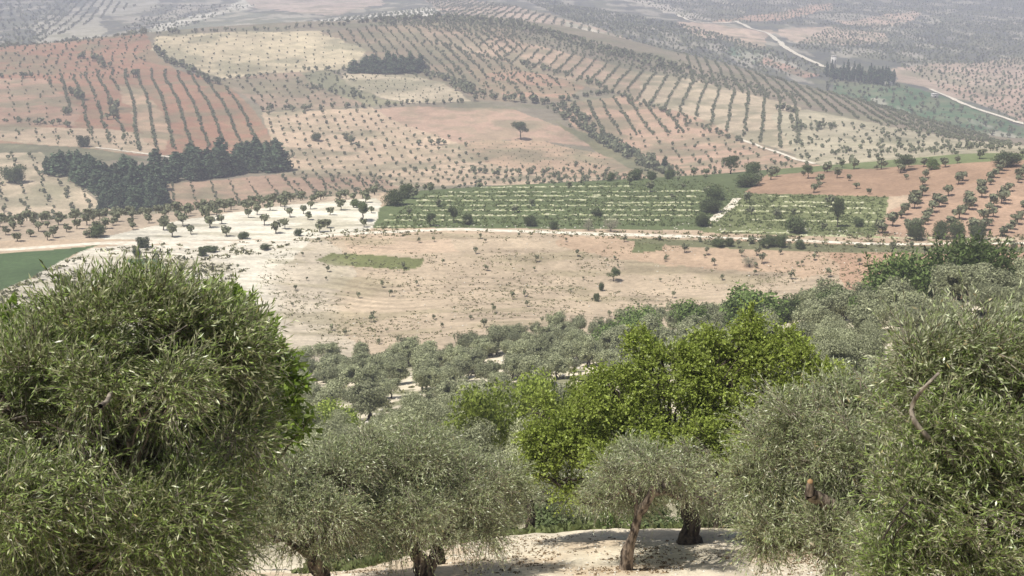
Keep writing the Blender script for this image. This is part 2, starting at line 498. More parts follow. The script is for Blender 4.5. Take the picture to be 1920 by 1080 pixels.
def leaf_material(name, top, under=None, rough=.5, spec=.4, trans=.25, var=.35, tint=None, objvar=.25):
    m, nt, b = new_mat(name)
    geo = nt.nodes.new('ShaderNodeNewGeometry')
    oi = nt.nodes.new('ShaderNodeObjectInfo')
    mr = nt.nodes.new('ShaderNodeMapRange')
    mr.inputs[3].default_value = 1 - var; mr.inputs[4].default_value = 1 + var
    nt.links.new(geo.outputs['Random Per Island'], mr.inputs[0])
    mo = nt.nodes.new('ShaderNodeMapRange')
    mo.inputs[3].default_value = 1 - objvar; mo.inputs[4].default_value = 1 + objvar
    nt.links.new(oi.outputs['Random'], mo.inputs[0])
    mm = nt.nodes.new('ShaderNodeMath'); mm.operation = 'MULTIPLY'
    nt.links.new(mr.outputs[0], mm.inputs[0]); nt.links.new(mo.outputs[0], mm.inputs[1])
    mix = nt.nodes.new('ShaderNodeMix'); mix.data_type = 'RGBA'
    mix.inputs['A'].default_value = (*top, 1)
    mix.inputs['B'].default_value = (*(under or top), 1)
    nt.links.new(geo.outputs['Backfacing'], mix.inputs['Factor'])
    src = mix.outputs['Result']
    if tint:
        wn_ = nt.nodes.new('ShaderNodeTexWhiteNoise'); wn_.noise_dimensions = '1D'
        nt.links.new(geo.outputs['Random Per Island'], wn_.inputs['W'])
        gt = nt.nodes.new('ShaderNodeMath'); gt.operation = 'GREATER_THAN'; gt.inputs[1].default_value = tint[1]
        nt.links.new(wn_.outputs['Value'], gt.inputs[0])
        m2 = nt.nodes.new('ShaderNodeMix'); m2.data_type = 'RGBA'
        nt.links.new(gt.outputs[0], m2.inputs['Factor']); nt.links.new(src, m2.inputs['A'])
        m2.inputs['B'].default_value = (*tint[0], 1)
        src = m2.outputs['Result']
    v = nt.nodes.new('ShaderNodeVectorMath'); v.operation = 'SCALE'
    nt.links.new(src, v.inputs[0]); nt.links.new(mm.outputs[0], v.inputs['Scale'])
    nt.links.new(v.outputs[0], b.inputs['Base Color'])
    b.inputs['Roughness'].default_value = rough
    b.inputs['Specular IOR Level'].default_value = spec
    if trans:
        tr = nt.nodes.new('ShaderNodeBsdfTranslucent')
        nt.links.new(v.outputs[0], tr.inputs['Color'])
        ms = nt.nodes.new('ShaderNodeMixShader'); ms.inputs[0].default_value = trans
        out = nt.nodes['Material Output']
        nt.links.new(b.outputs[0], ms.inputs[1]); nt.links.new(tr.outputs[0], ms.inputs[2])
        nt.links.new(ms.outputs[0], out.inputs['Surface'])
    return m

def rough_material(name, c1, c2, scale, rough=.9, bump=.4, dist=.02):
    m, nt, b = new_mat(name)
    tc = nt.nodes.new('ShaderNodeTexCoord')
    n = nt.nodes.new('ShaderNodeTexNoise'); n.inputs['Scale'].default_value = scale; n.inputs['Detail'].default_value = 6
    mp = nt.nodes.new('ShaderNodeMapping'); mp.inputs['Scale'].default_value = (1, 1, .35)
    nt.links.new(tc.outputs['Object'], mp.inputs[0]); nt.links.new(mp.outputs[0], n.inputs['Vector'])
    mix = nt.nodes.new('ShaderNodeMix'); mix.data_type = 'RGBA'
    mix.inputs['A'].default_value = (*c1, 1); mix.inputs['B'].default_value = (*c2, 1)
    mr = nt.nodes.new('ShaderNodeMapRange'); mr.inputs[1].default_value = .40; mr.inputs[2].default_value = .60
    nt.links.new(n.outputs['Fac'], mr.inputs[0]); nt.links.new(mr.outputs[0], mix.inputs['Factor'])
    nt.links.new(mix.outputs['Result'], b.inputs['Base Color'])
    b.inputs['Roughness'].default_value = rough
    b.inputs['Specular IOR Level'].default_value = .2
    bp = nt.nodes.new('ShaderNodeBump'); bp.inputs['Strength'].default_value = bump; bp.inputs['Distance'].default_value = dist
    nt.links.new(n.outputs['Fac'], bp.inputs['Height']); nt.links.new(bp.outputs[0], b.inputs['Normal'])
    return m

M_SOIL = soil_material()
M_OLIVE = leaf_material('olive_leaf', (.21, .285, .075), (.50, .52, .32), .38, .8, .34, .60, ((.42, .38, .16), .985), 0)
M_OLIVE_GREY = leaf_material('olive_leaf_grey', (.28, .335, .155), (.56, .59, .40), .36, .7, .34, .50, ((.40, .34, .18), .97), 0)
M_OLIVE_MID = leaf_material('olive_crown', (.30, .325, .19), (.37, .39, .25), .7, .2, .30, .45)
M_OLIVE_FAR = leaf_material('olive_crown_far', (.21, .23, .14), (.225, .24, .15), .8, .1, .2, .35)
M_BROAD = leaf_material('broad_leaf_bright', (.30, .37, .075), (.31, .39, .09), .45, .35, .38, .42, None, 0)
M_FIG = leaf_material('broad_leaf_wide', (.17, .26, .035), (.24, .33, .07), .45, .35, .35, .3, None, 0)
M_BUSH = leaf_material('shrub_leaf', (.15, .22, .06), (.15, .21, .065), .6, .25, .25, .35)
M_THICKET = leaf_material('thicket_leaf', (.12, .175, .05), (.14, .19, .065), .6, .25, .25, .4)
M_BUSHY = leaf_material('shrub_leaf_yellow', (.225, .29, .055), (.26, .32, .07), .6, .25, .3, .3)
M_BUSHD = leaf_material('shrub_leaf_dark', (.10, .13, .055), (.11, .145, .06), .6, .2, .2, .35)
M_PINE = leaf_material('pine_needles', (.085, .125, .07), (.09, .13, .075), .8, .1, .1, .35)
M_GREYB = leaf_material('bare_twigs', (.30, .29, .22), (.30, .29, .22), .8, .1, .1, .3)
M_WEED = leaf_material('weeds', (.20, .20, .10), (.20, .20, .10), .9, .1, .1, .45)
M_LITTER = leaf_material('dry_litter', (.20, .145, .085), (.22, .16, .10), .9, .1, .05, .5)
M_GRASS = leaf_material('grass_blades', (.175, .215, .085), (.19, .225, .095), .7, .2, .3, .4)
M_BARK = rough_material('olive_bark', (.27, .22, .175), (.045, .035, .028), 15, .9, 1, .05)
M_BARKD = rough_material('dark_bark', (.11, .09, .07), (.03, .024, .02), 16, .9, .8, .03)
M_BARKL = rough_material('grey_bark', (.31, .27, .22), (.12, .10, .085), 14, .85, .6, .02)
M_CUT = rough_material('cut_wood', (.36, .23, .12), (.24, .14, .07), 20, .8, .2, .005)
M_STONE = rough_material('limestone', (.74, .71, .63), (.50, .46, .39), 3, .95, .5, .03)
M_WALL = rough_material('terrace_stone', (.54, .53, .38), (.30, .33, .17), 1.3, .95, .5, .03)
M_TRACK = rough_material('pale_gravel', (.72, .68, .58), (.58, .52, .42), .6, .95, .2, .02)
M_PLASTER = rough_material('plaster', (.72, .70, .66), (.55, .53, .50), 1.5, .9, .2, .01)
M_DARKOPEN = rough_material('dark_window', (.03, .03, .035), (.05, .05, .05), 3, .5, .1, .01)

# ------------------------------------------------------------------ ground
def build_ground():
    nA, nR = XG.shape
    col = paint()
    v = np.stack([XG, YG, ZG], -1).reshape(-1, 3)
    i = np.arange(nA - 1)[:, None]; j = np.arange(nR - 1)[None, :]
    b = i * nR + j
    q = np.stack([b, b + 1, b + nR + 1, b + nR], -1).reshape(-1, 4)[:, ::-1]
    me = mesh_from('ground', v, q, [M_SOIL], smooth=True)
    ca = me.color_attributes.new('soil_colour', 'FLOAT_COLOR', 'POINT')
    rgba = np.ones((len(v), 4), np.float32); rgba[:, :3] = col
    ca.data.foreach_set('color', rgba.ravel())
    o = link('ground', me)
    tag(o, 'hillside ground of white chalk, sandy fields and red soil', kind='structure')
    return col
COLS = build_ground()

# ------------------------------------------------------------------ tracks
def tube_path(pts, n):
    pts = np.asarray(pts, float)
    t = np.linspace(0, len(pts) - 1, n)
    out = np.empty((n, pts.shape[1]))
    xs = np.arange(len(pts))
    for k in range(pts.shape[1]):
        out[:, k] = smooth_interp(t, xs.astype(float), pts[:, k]) if len(pts) > 2 else np.interp(t, xs, pts[:, k])
    return out

def track(img_pts, width, label, seed, lift=.12):
    P = hit([p[0] for p in img_pts], [p[1] for p in img_pts])[:, :2]
    L = np.sum(np.linalg.norm(np.diff(P, axis=0), axis=1))
    n = int(max(30, L / 1.5))
    c = tube_path(P, n)
    d = norm(np.gradient(c, axis=0)); nn = np.stack([-d[:, 1], d[:, 0]], 1)
    rows = []
    for k, u in enumerate((-1, -.33, .33, 1)):
        w = width / 2 * (1 + .35 * (vnoise(np.arange(n) / 6., np.full(n, k * 3.1), seed) - .5))
        p = c + nn * (w * u)[:, None]
        z = hgt(p[:, 0], p[:, 1]) + lift + (0 if abs(u) < .5 else -.10)
        rows.append(np.column_stack([p, z]))
    v = np.stack(rows, 1).reshape(-1, 3)
    i = np.arange(n - 1)[:, None]; j = np.arange(3)[None, :]
    b = i * 4 + j
    q = np.stack([b, b + 4, b + 5, b + 1], -1).reshape(-1, 4)
    o = link('dirt_track', mesh_from('dirt_track', v, q[:, ::-1], [M_TRACK], smooth=True))
    tag(o, label, kind='structure')

track([(-150, 478), (0, 469), (90, 463), (200, 456), (320, 455), (500, 452), (600, 443), (700, 436), (850, 430), (960, 433), (1100, 438), (1300, 443)], 3.4, 'pale dirt track crossing the plateau', 1)
track([(1300, 443), (1450, 449), (1600, 456), (1750, 457), (1920, 456), (2100, 458)], 1.9, 'pale dirt track crossing the plateau', 2)
track([(200, 456), (300, 462), (380, 463), (480, 456)], 2.4, 'short pale track branch', 3)
track([(1385, 262), (1420, 273), (1470, 290), (1530, 308)], 2.0, 'pale track along the foot of the striped orchards', 4, .3)
track([(1380, 40), (1400, 50), (1450, 70), (1470, 88), (1500, 105), (1545, 127)], 6.5, 'winding pale road on the distant slope', 5, .8)
track([(1270, 28), (1290, 38), (1320, 44), (1380, 42)], 5, 'winding pale road on the distant slope', 6, .8)
track([(1745, 168), (1790, 188), (1840, 208), (1925, 235), (1990, 250)], 4, 'pale road in the right hand valley', 7, .8)
track([(180, 277), (230, 283), (300, 292), (330, 296)], 2.6, 'farm track above the pine grove', 8, .3)
track([(1335, 415), (1352, 400), (1368, 388), (1382, 372)], 2.4, 'bare stony strip between two terraced fields', 9, .1)

# ------------------------------------------------------------------ foliage and wood generators
def tube(points, radii, sides=6, seed=0, rough=0.0):
    P = np.asarray(points, float); n = len(P)
    T = norm(np.gradient(P, axis=0))
    up = np.array([0.3, 0.2, 1.0]) if abs(T[0, 2]) < .9 else np.array([1.0, .2, 0])
    A = norm(np.cross(T, up)); B = norm(np.cross(T, A))
    th = np.linspace(0, 2 * np.pi, sides, endpoint=False)
    R = np.asarray(radii, float)[:, None] * np.ones((1, sides))
    if rough:
        R = R * (1 + rough * (vnoise(np.arange(n)[:, None] * .7 + 0 * th[None], th[None] * 1.7 + 0 * np.arange(n)[:, None], seed) - .5) * 2)
    v = P[:, None] + R[..., None] * (A[:, None] * np.cos(th)[None, :, None] + B[:, None] * np.sin(th)[None, :, None])
    v = v.reshape(-1, 3)
    i = np.arange(n - 1)[:, None]; j = np.arange(sides)[None]
    b = i * sides + j; c = i * sides + (j + 1) % sides
    q = np.stack([b, c, c + sides, b + sides], -1).reshape(-1, 4)
    return v, q

class Parts:
    def __init__(s): s.v, s.q, s.m, s.n = [], [], [], 0
    def add(s, v, q, m=0):
        s.v.append(v); s.q.append(q + s.n); s.m.append(np.full(len(q), m)); s.n += len(v)
    def mesh(s, name, mats, smooth=False):
        return mesh_from(name, np.concatenate(s.v), np.concatenate(s.q), mats, np.concatenate(s.m), smooth)

def wobble(a, b, n, amp, rng, sag=0):
    t = np.linspace(0, 1, n)[:, None]
    p = np.asarray(a) * (1 - t) + np.asarray(b) * t
    w = rng.normal(0, 1, (n, 3)) ; w = (w + np.roll(w, 1, 0)) / 2
    p = p + w * amp * np.sin(np.pi * t) + np.array([0, 0, 1.]) * sag * np.sin(np.pi * t)
    return p

def sample_blobs(rng, blobs, n, shell=.45, gap=.0, gscale=1.0, seed=0):
    B = np.asarray(blobs, float)
    w = (B[:, 3] * B[:, 4] * B[:, 5]) ** (2 / 3.); w /= w.sum()
    out, nrm = [], []
    got = 0
    while got < n:
        k = rng.choice(len(B), n, p=w)
        d = norm(rng.normal(0, 1, (n, 3)))
        rad = shell + (1 - shell) * rng.random(n) ** .6
        c = B[k]
        rad = rad * (.82 + .36 * vnoise3(d * 1.9 + c[:, :3] * .7, seed + 5))
        p = c[:, :3] + d * c[:, 3:6] * rad[:, None]
        keep = np.ones(n, bool)
        if gap > 0:
            keep &= vnoise3(p / gscale, seed + 9) * .65 + vnoise3(p / gscale * 2.3, seed + 10) * .35 > gap
        out.append(p[keep]); nrm.append(d[keep]); got += keep.sum()
    return np.concatenate(out)[:n], np.concatenate(nrm)[:n]

def leaf_quads(c, d, L, W, rng, updown=.0):
    """c base points, d leaf directions; returns pointed leaves as quads"""
    n = len(c)
    r = norm(rng.normal(0, 1, (n, 3)) + np.array([0, 0, updown]))
    side = norm(np.cross(d, r))
    L = L * rng.uniform(.7, 1.2, n)[:, None]; W = W * rng.uniform(.75, 1.2, n)[:, None]
    nr = np.cross(side, d)
    mid = c + d * L * .45
    v = np.stack([c, mid + side * W / 2 - nr * L * .05, c + d * L, mid - side * W / 2 - nr * L * .05], 1)
    q = np.arange(n * 4).reshape(n, 4)
    return v.reshape(-1, 3), q

def leafy(parts, rng, blobs, ntwig, nleaf, L, W, tlen, up=.35, droop=.25, shell=.35, gap=.3, gscale=.6, seed=0, mat=0, tmat=None, spread=.75, tw=.004, bias=(0, 0, 0)):
    p, nrm = sample_blobs(rng, blobs, ntwig, shell, gap, gscale, seed)
    d = norm(nrm * .8 + rng.normal(0, .55, (ntwig, 3)) + np.array([0, 0, up]) + np.array(bias))
    tl = tlen * rng.uniform(.6, 1.3, ntwig)
    t = np.linspace(.05, 1, nleaf)[None, :, None]
    c = p[:, None] + d[:, None] * t * tl[:, None, None] - np.array([0, 0, 1.]) * droop * (t ** 2) * tl[:, None, None]
    tang = norm(d[:, None] - 2 * np.array([0, 0, 1.]) * droop * t)
    ld = norm(tang * (1 - .35 * spread) + rng.normal(0, .62 * spread, c.shape))
    v, q = leaf_quads(c.reshape(-1, 3), ld.reshape(-1, 3), L, W, rng, .8)
    parts.add(v, q, mat)
    if tmat is not None:
        s = norm(np.cross(d, np.array([.3, -1, .1])))
        a = p; b = c[:, -1]; m_ = c[:, nleaf // 2]
        v1 = np.stack([a - s * tw, a + s * tw, m_ + s * tw * .7, m_ - s * tw * .7], 1)
        v2 = np.stack([m_ - s * tw * .7, m_ + s * tw * .7, b + s * tw * .3, b - s * tw * .3], 1)
        v = np.concatenate([v1, v2]).reshape(-1, 3)
        parts.add(v, np.arange(len(v)).reshape(-1, 4), tmat)
    return p

def limbs(parts, rng, base, fork, blobs, r0, nsub=5, mat=0, lean=.12, sub_shell=.7, seed=0):
    """trunk from base to fork, a limb to each blob and thinner branches within it"""
    base = np.asarray(base, float); fork = np.asarray(fork, float)
    n = 12
    P = wobble(base, fork, n, np.linalg.norm(fork - base) * .06, rng)
    P[0] -= np.array([0, 0, .25])
    R = r0 * (1 - .38 * np.linspace(0, 1, n)); R[0] *= 1.55; R[1] *= 1.2
    v, q = tube(P, R, 10, seed, .22); parts.add(v, q, mat)
    for b in blobs:
        c = np.array(b[:3]); ax = np.array(b[3:6])
        e = c - np.array([0, 0, ax[2] * .25])
        d = np.linalg.norm(e - fork)
        rb = r0 * min(.55, .25 + .2 * ax.mean())
        P = wobble(fork - (fork - base) * .05, e, 9, d * .09, rng, d * .04)
        v, q = tube(P, rb * np.linspace(1, .35, 9), 7, seed + 1, .12); parts.add(v, q, mat)
        for k in range(nsub):
            s = P[rng.integers(4, 9)]
            dd = norm(rng.normal(0, 1, 3) + np.array([0, 0, .35]))
            t = c + dd * ax * rng.uniform(.6, .95)
            Q = wobble(s, t, 7, np.linalg.norm(t - s) * .08, rng)
            v, q = tube(Q, rb * .30 * np.linspace(1, .25, 7), 5); parts.add(v, q, mat)

def ragged(rng, blobs, k=3, f=.42):
    out = []
    for b in blobs:
        c = np.array(b[:3]); ax = np.array(b[3:6])
        out.append(tuple(c) + tuple(ax * .88))
        for _ in range(k):
            d = norm(rng.normal(0, 1, 3) + np.array([0, 0, .25]))
            out.append(tuple(c + d * ax * rng.uniform(.75, 1.0)) + tuple(ax * f * rng.uniform(.7, 1.3)))
    return out

def tree_obj(name, label, cat, base, trunk_parts, crown_parts, tmats, cmats, group=None, extra=None):
    root = link(name, None, loc=tuple(base)); root.empty_display_size = .3
    tag(root, label, cat, group)
    off = np.asarray(base, float)
    for nm, pr, mats, sm in (('trunk', trunk_parts, tmats, True), ('crown', crown_parts, cmats, False)):
        if pr is None: continue
        pr.v = [v - off for v in pr.v]
        link(nm, pr.mesh(nm, mats, sm), root)
    return root

def base_at(px, r):
    a, _, ux, uy = ray(px, 1000 if r < 30 else 800)
    x, y = float(ux * r), float(uy * r)
    return np.array([x, y, float(hgt(x, y)[0])])

def B(px, py, r, rx, ry=None, rz=None):
    c = at(px, py, r)
    return (c[0], c[1], c[2], rx, ry or rx, rz or rx)

# ------------------------------------------------------------------ foreground trees
def fg_left_olive():
    rng = np.random.default_rng(11)
    base = base_at(215, 9.3)
    blobs = [B(230, 670, 9.2, .36, .6, .32), B(120, 700, 9.2, .36, .6, .30), B(330, 680, 9.1, .38, .6, .32), B(390, 710, 9.4, .30, .5, .30), B(425, 790, 9.3, .24, .5, .30),
             B(20, 760, 9.0, .46, .6, .30), B(240, 800, 8.7, .46, .6, .40), B(370, 860, 9.0, .42, .6, .36), B(80, 900, 8.6, .55, .6, .40),
             B(270, 960, 8.6, .50, .6, .40), B(350, 1000, 9.0, .36, .5, .34), B(-120, 850, 9, .6, .7, .6), B(120, 1060, 8.6, .55, .6, .38), B(320, 1110, 8.8, .46, .6, .32)]
    tp, cp = Parts(), Parts()
    fork = base + np.array([.05, 0, 1.0])
    limbs(tp, rng, base, fork, blobs, .17, 7, 0, seed=3)
    leafy(cp, rng, ragged(rng, blobs, 4, .34), 11500, 15, .052, .0100, .29, .22, .20, .2, .50, .36, 21, 0, 1, tw=.0028, spread=.62, bias=(.30, 0, .05))
    core = [B(180, 800, 9.9, 1.05, .5, .75), B(150, 1000, 9.8, 1.05, .5, .6), B(330, 720, 9.9, .55, .4, .40)]
    leafy(cp, rng, core, 4200, 12, .055, .0115, .28, .2, .2, .1, 0, 1, 25, 0, 1, tw=.003)
    top = [B(150, 590, 9.2, .20, .3, .10), B(215, 580, 9.2, .16, .4, .12), B(285, 572, 9.2, .20, .3, .11), B(350, 595, 9.2, .20, .3, .10), B(415, 620, 9.3, .16, .3, .10), B(75, 665, 9.1, .22, .3, .10), B(460, 660, 9.3, .12, .3, .12)]
    leafy(cp, rng, top, 1100, 14, .060, .012, .28, 1.0, .05, .1, 0, 1, 22, 0, 1, tw=.003, spread=.5, bias=(.35, 0, 0))
    dro = [B(x_, y_, 8.9, .22, .3, .10) for x_, y_ in ((130, 820), (320, 780), (60, 980), (230, 900), (380, 940), (180, 1040), (330, 1050), (440, 820), (20, 860))]
    leafy(cp, rng, dro, 620, 15, .058, .0115, .36, -.9, .10, .1, 0, 1, 24, 0, 1, tw=.003, bias=(.1, -.5, 0), spread=.5)
    right = [B(430, 660, 9.2, .12, .3, .20), B(455, 800, 9.2, .10, .3, .26), B(420, 950, 9.1, .12, .3, .25)]
    leafy(cp, rng, right, 420, 13, .058, .0115, .30, .15, .15, .1, 0, 1, 23, 0, 1, tw=.003, bias=(.8, 0, .1), spread=.55)
    for (a, b, w) in (((188, 762), (210, 737), .018), ((80, 790), (185, 832), .004), ((20, 786), (50, 780), .006), ((290, 640), (350, 610), .004)):
        P0 = at(a[0], a[1], 8.05); P1 = at(b[0], b[1], 8.5)
        v, q = tube(wobble(P0, P1, 6, .008, rng), w * np.linspace(1, .8, 6), 7); tp.add(v, q, 1)
    tree_obj('olive_tree', 'largest olive tree filling the lower left corner, dense glossy leaves and upright shoots', 'olive tree', base, tp, cp, [M_BARK, M_BARKL], [M_OLIVE, M_BARKL])

def fg_broad_behind():
    rng = np.random.default_rng(12)
    base = base_at(400, 10.9)
    blobs = [B(20, 615, 10.6, .20, .2, .12), B(75, 640, 10.6, .16, .2, .12), B(110, 590, 10.7, .10, .1, .09), B(0, 690, 10.6, .18, .2, .2), B(415, 570, 10.7, .13, .2, .12), B(450, 590, 10.8, .18, .3, .13), B(495, 635, 10.8, .10, .2, .16),
             B(520, 690, 10.8, .11, .3, .20), B(532, 765, 10.8, .11, .3, .16), B(565, 805, 10.8, .07, .2, .06), B(505, 820, 10.9, .10, .3, .14)]
    tp, cp = Parts(), Parts()
    fork = base + np.array([-.2, 0, 1.3])
    limbs(tp, rng, base, fork, blobs, .09, 4, 0, seed=5)
    leafy(cp, rng, ragged(rng, blobs, 2, .3), 460, 9, .085, .036, .18, .5, .25, .1, .15, .4, 31, 0, 1, tw=.004)
    tree_obj('broadleaf_tree', 'bright green wide-leaved tree showing round the edges of the big left olive', 'tree', base, tp, cp, [M_BARK], [M_FIG, M_BARK])

def fg_mid_olives():
    rng = np.random.default_rng(13)
    base = at(797, 1092, 19.0); base[2] = hgt(base[0], base[1])[0]
    blobs = [B(750, 900, 19.2, .75, .9, .45), B(860, 900, 19.5, .65, .9, .45), B(680, 860, 19.4, .5, .7, .30), B(800, 850, 19.8, .6, .7, .26), B(910, 960, 19.5, .42, .8, .28), B(690, 960, 18.8, .45, .8, .34), B(780, 955, 18.6, .5, .6, .28), B(950, 900, 19.8, .26, .5, .26), B(610, 890, 19.4, .4, .6, .3)]
    tp, cp = Parts(), Parts()
    f1 = at(780, 1035, 18.9)
    limbs(tp, rng, base, f1, blobs[:4], .165, 9, 0, seed=7)
    P = wobble(base, at(826, 1015, 19.1), 8, .02, rng); v, q = tube(P, np.linspace(.12, .08, 8), 8, 3, .2); tp.add(v, q, 0)
    limbs(tp, rng, P[-2], P[-1], blobs[4:], .08, 7, 0, seed=8)
    leafy(cp, rng, ragged(rng, blobs), 7600, 11, .062, .0125, .36, .30, .30, .2, .42, .45, 41, 0, 1, tw=.004, spread=.6, bias=(.2, 0, .1))
    dr = [B(860, 1010, 18.7, .22, .3, .12), B(920, 1000, 19, .22, .3, .12), B(740, 1010, 18.6, .35, .4, .12)]
    leafy(cp, rng, dr, 260, 10, .06, .013, .34, -.6, .3, .1, 0, 1, 42, 0, 1, tw=.004)
    tree_obj('olive_tree', 'grey green olive tree with forked trunk standing left of the sunlit clearing', 'olive tree', base, tp, cp, [M_BARK], [M_OLIVE_GREY, M_BARKL])
    rng = np.random.default_rng(14)
    base = at(612, 1100, 18.0); base[2] = hgt(base[0], base[1])[0]
    blobs = [B(570, 930, 18.2, .70, .8, .42), B(630, 890, 18.6, .50, .7, .30), B(500, 990, 17.8, .50, .7, .36), B(640, 975, 18.2, .42, .6, .30), B(560, 1015, 17.8, .42, .6, .22), B(530, 900, 18.4, .5, .6, .3)]
    tp, cp = Parts(), Parts()
    limbs(tp, rng, base, at(585, 1045, 17.8), blobs, .15, 8, 0, seed=9)
    leafy(cp, rng, ragged(rng, blobs), 5200, 11, .060, .0125, .34, .3, .3, .2, .42, .45, 43, 0, 1, tw=.004, spread=.6, bias=(.2, 0, .1))
    tree_obj('olive_tree', 'grey green olive between the big left olive and the forked-trunk one', 'olive tree', base, tp, cp, [M_BARK], [M_OLIVE_GREY, M_BARKL])

def fg_bright():
    rng = np.random.default_rng(15)
    base = at(1295, 1034, 22.6); base[2] = hgt(base[0], base[1])[0]
    blobs = [B(1180, 860, 21.6, .6, .8, .3), B(1330, 840, 21.5, .6, .8, .35), B(1250, 700, 23, .75, .9, .55), B(1150, 730, 23, .6, .9, .45), B(1400, 650, 23.3, .36, .6, .42), B(1410, 605, 23.4, .18, .3, .2), B(1480, 650, 23.3, .30, .5, .28), B(1340, 700, 23, .6, .8, .5),
             B(1450, 740, 22.8, .6, .8, .36), B(1530, 700, 23, .40, .5, .2), B(1100, 800, 23, .65, .8, .42), B(1030, 830, 22.8, .5, .7, .40), B(1200, 800, 22.6, .7, .8, .42), B(1320, 800, 22.5, .7, .8, .45),
             B(985, 880, 22.6, .32, .6, .24), B(1060, 895, 22.4, .38, .6, .28), B(1010, 770, 23.2, .28, .5, .28), B(1380, 860, 22.4, .32, .6, .45), B(1250, 880, 22.6, .5, .5, .3), B(1210, 650, 23.4, .35, .4, .22), B(1330, 635, 23.4, .24, .4, .16)]
    tp, cp = Parts(), Parts()
    fork = at(1290, 930, 22.6)
    limbs(tp, rng, base, fork, blobs, .20, 6, 0, seed=12)
    leafy(cp, rng, ragged(rng, blobs, 3, .4), 9400, 12, .060, .038, .26, .25, .18, .35, .47, .50, 51, 0, 1, spread=1.0, tw=.004)
    tree_obj('broadleaf_tree', 'large bright yellow-green leafy tree with dark straight trunk in the sunlit clearing', 'tree', base, tp, cp, [M_BARKD], [M_BROAD, M_BARKD])

def fg_leaning():
    rng = np.random.default_rng(16)
    base = at(1172, 1066, 19.6); base[2] = hgt(base[0], base[1])[0]
    blobs = [B(1175, 895, 20.2, .42, .6, .34), B(1240, 880, 20.3, .60, .6, .36), B(1315, 905, 20.5, .34, .6, .30), B(1130, 925, 20.2, .22, .4, .18), B(1200, 860, 20.4, .35, .5, .20), B(1340, 935, 20.6, .26, .5, .2), B(1280, 860, 20.4, .25, .4, .16), B(1225, 865, 19.3, .34, .35, .14), B(1290, 890, 19.6, .28, .35, .16), B(1155, 885, 19.4, .26, .3, .14)]
    tp, cp = Parts(), Parts()
    P = np.array([base - [0, 0, .2], at(1176, 1038, 19.45), at(1188, 1000, 19.4), at(1199, 965, 19.35), at(1216, 938, 19.2), at(1228, 905, 19.1)])
    P = tube_path(P, 16)
    v, q = tube(P, np.array([.19, .12, .095, .085, .08, .075, .072, .075, .07, .07, .07, .07, .065, .055, .05, .04]), 12, 4, .5); tp.add(v, q, 0)
    P2 = wobble(P[8], at(1192, 925, 19.4), 6, .01, rng); v, q = tube(P2, np.linspace(.055, .03, 6), 7, 2, .15); tp.add(v, q, 0)
    for b in blobs:
        Q = wobble(P[13] if b[0] > P[13][0] else P2[-1], np.array(b[:3]), 8, .07, rng)
        v, q = tube(Q, np.linspace(.05, .015, 8), 6); tp.add(v, q, 0)
        for k in range(8):
            t = np.array(b[:3]) + norm(rng.normal(0, 1, 3)) * np.array(b[3:6]) * .85
            v, q = tube(wobble(Q[rng.integers(3, 8)], t, 6, .04, rng), np.linspace(.016, .004, 6), 5); tp.add(v, q, 0)
    leafy(cp, rng, ragged(rng, blobs), 3400, 11, .060, .012, .36, .2, .36, .15, .45, .42, 61, 0, 1, tw=.004, spread=.6, bias=(.1, 0, .05))
    tree_obj('olive_tree', 'olive tree with slanting gnarled trunk in the clearing, before the bright green tree', 'olive tree', base, tp, cp, [M_BARK], [M_OLIVE_GREY, M_BARKL])

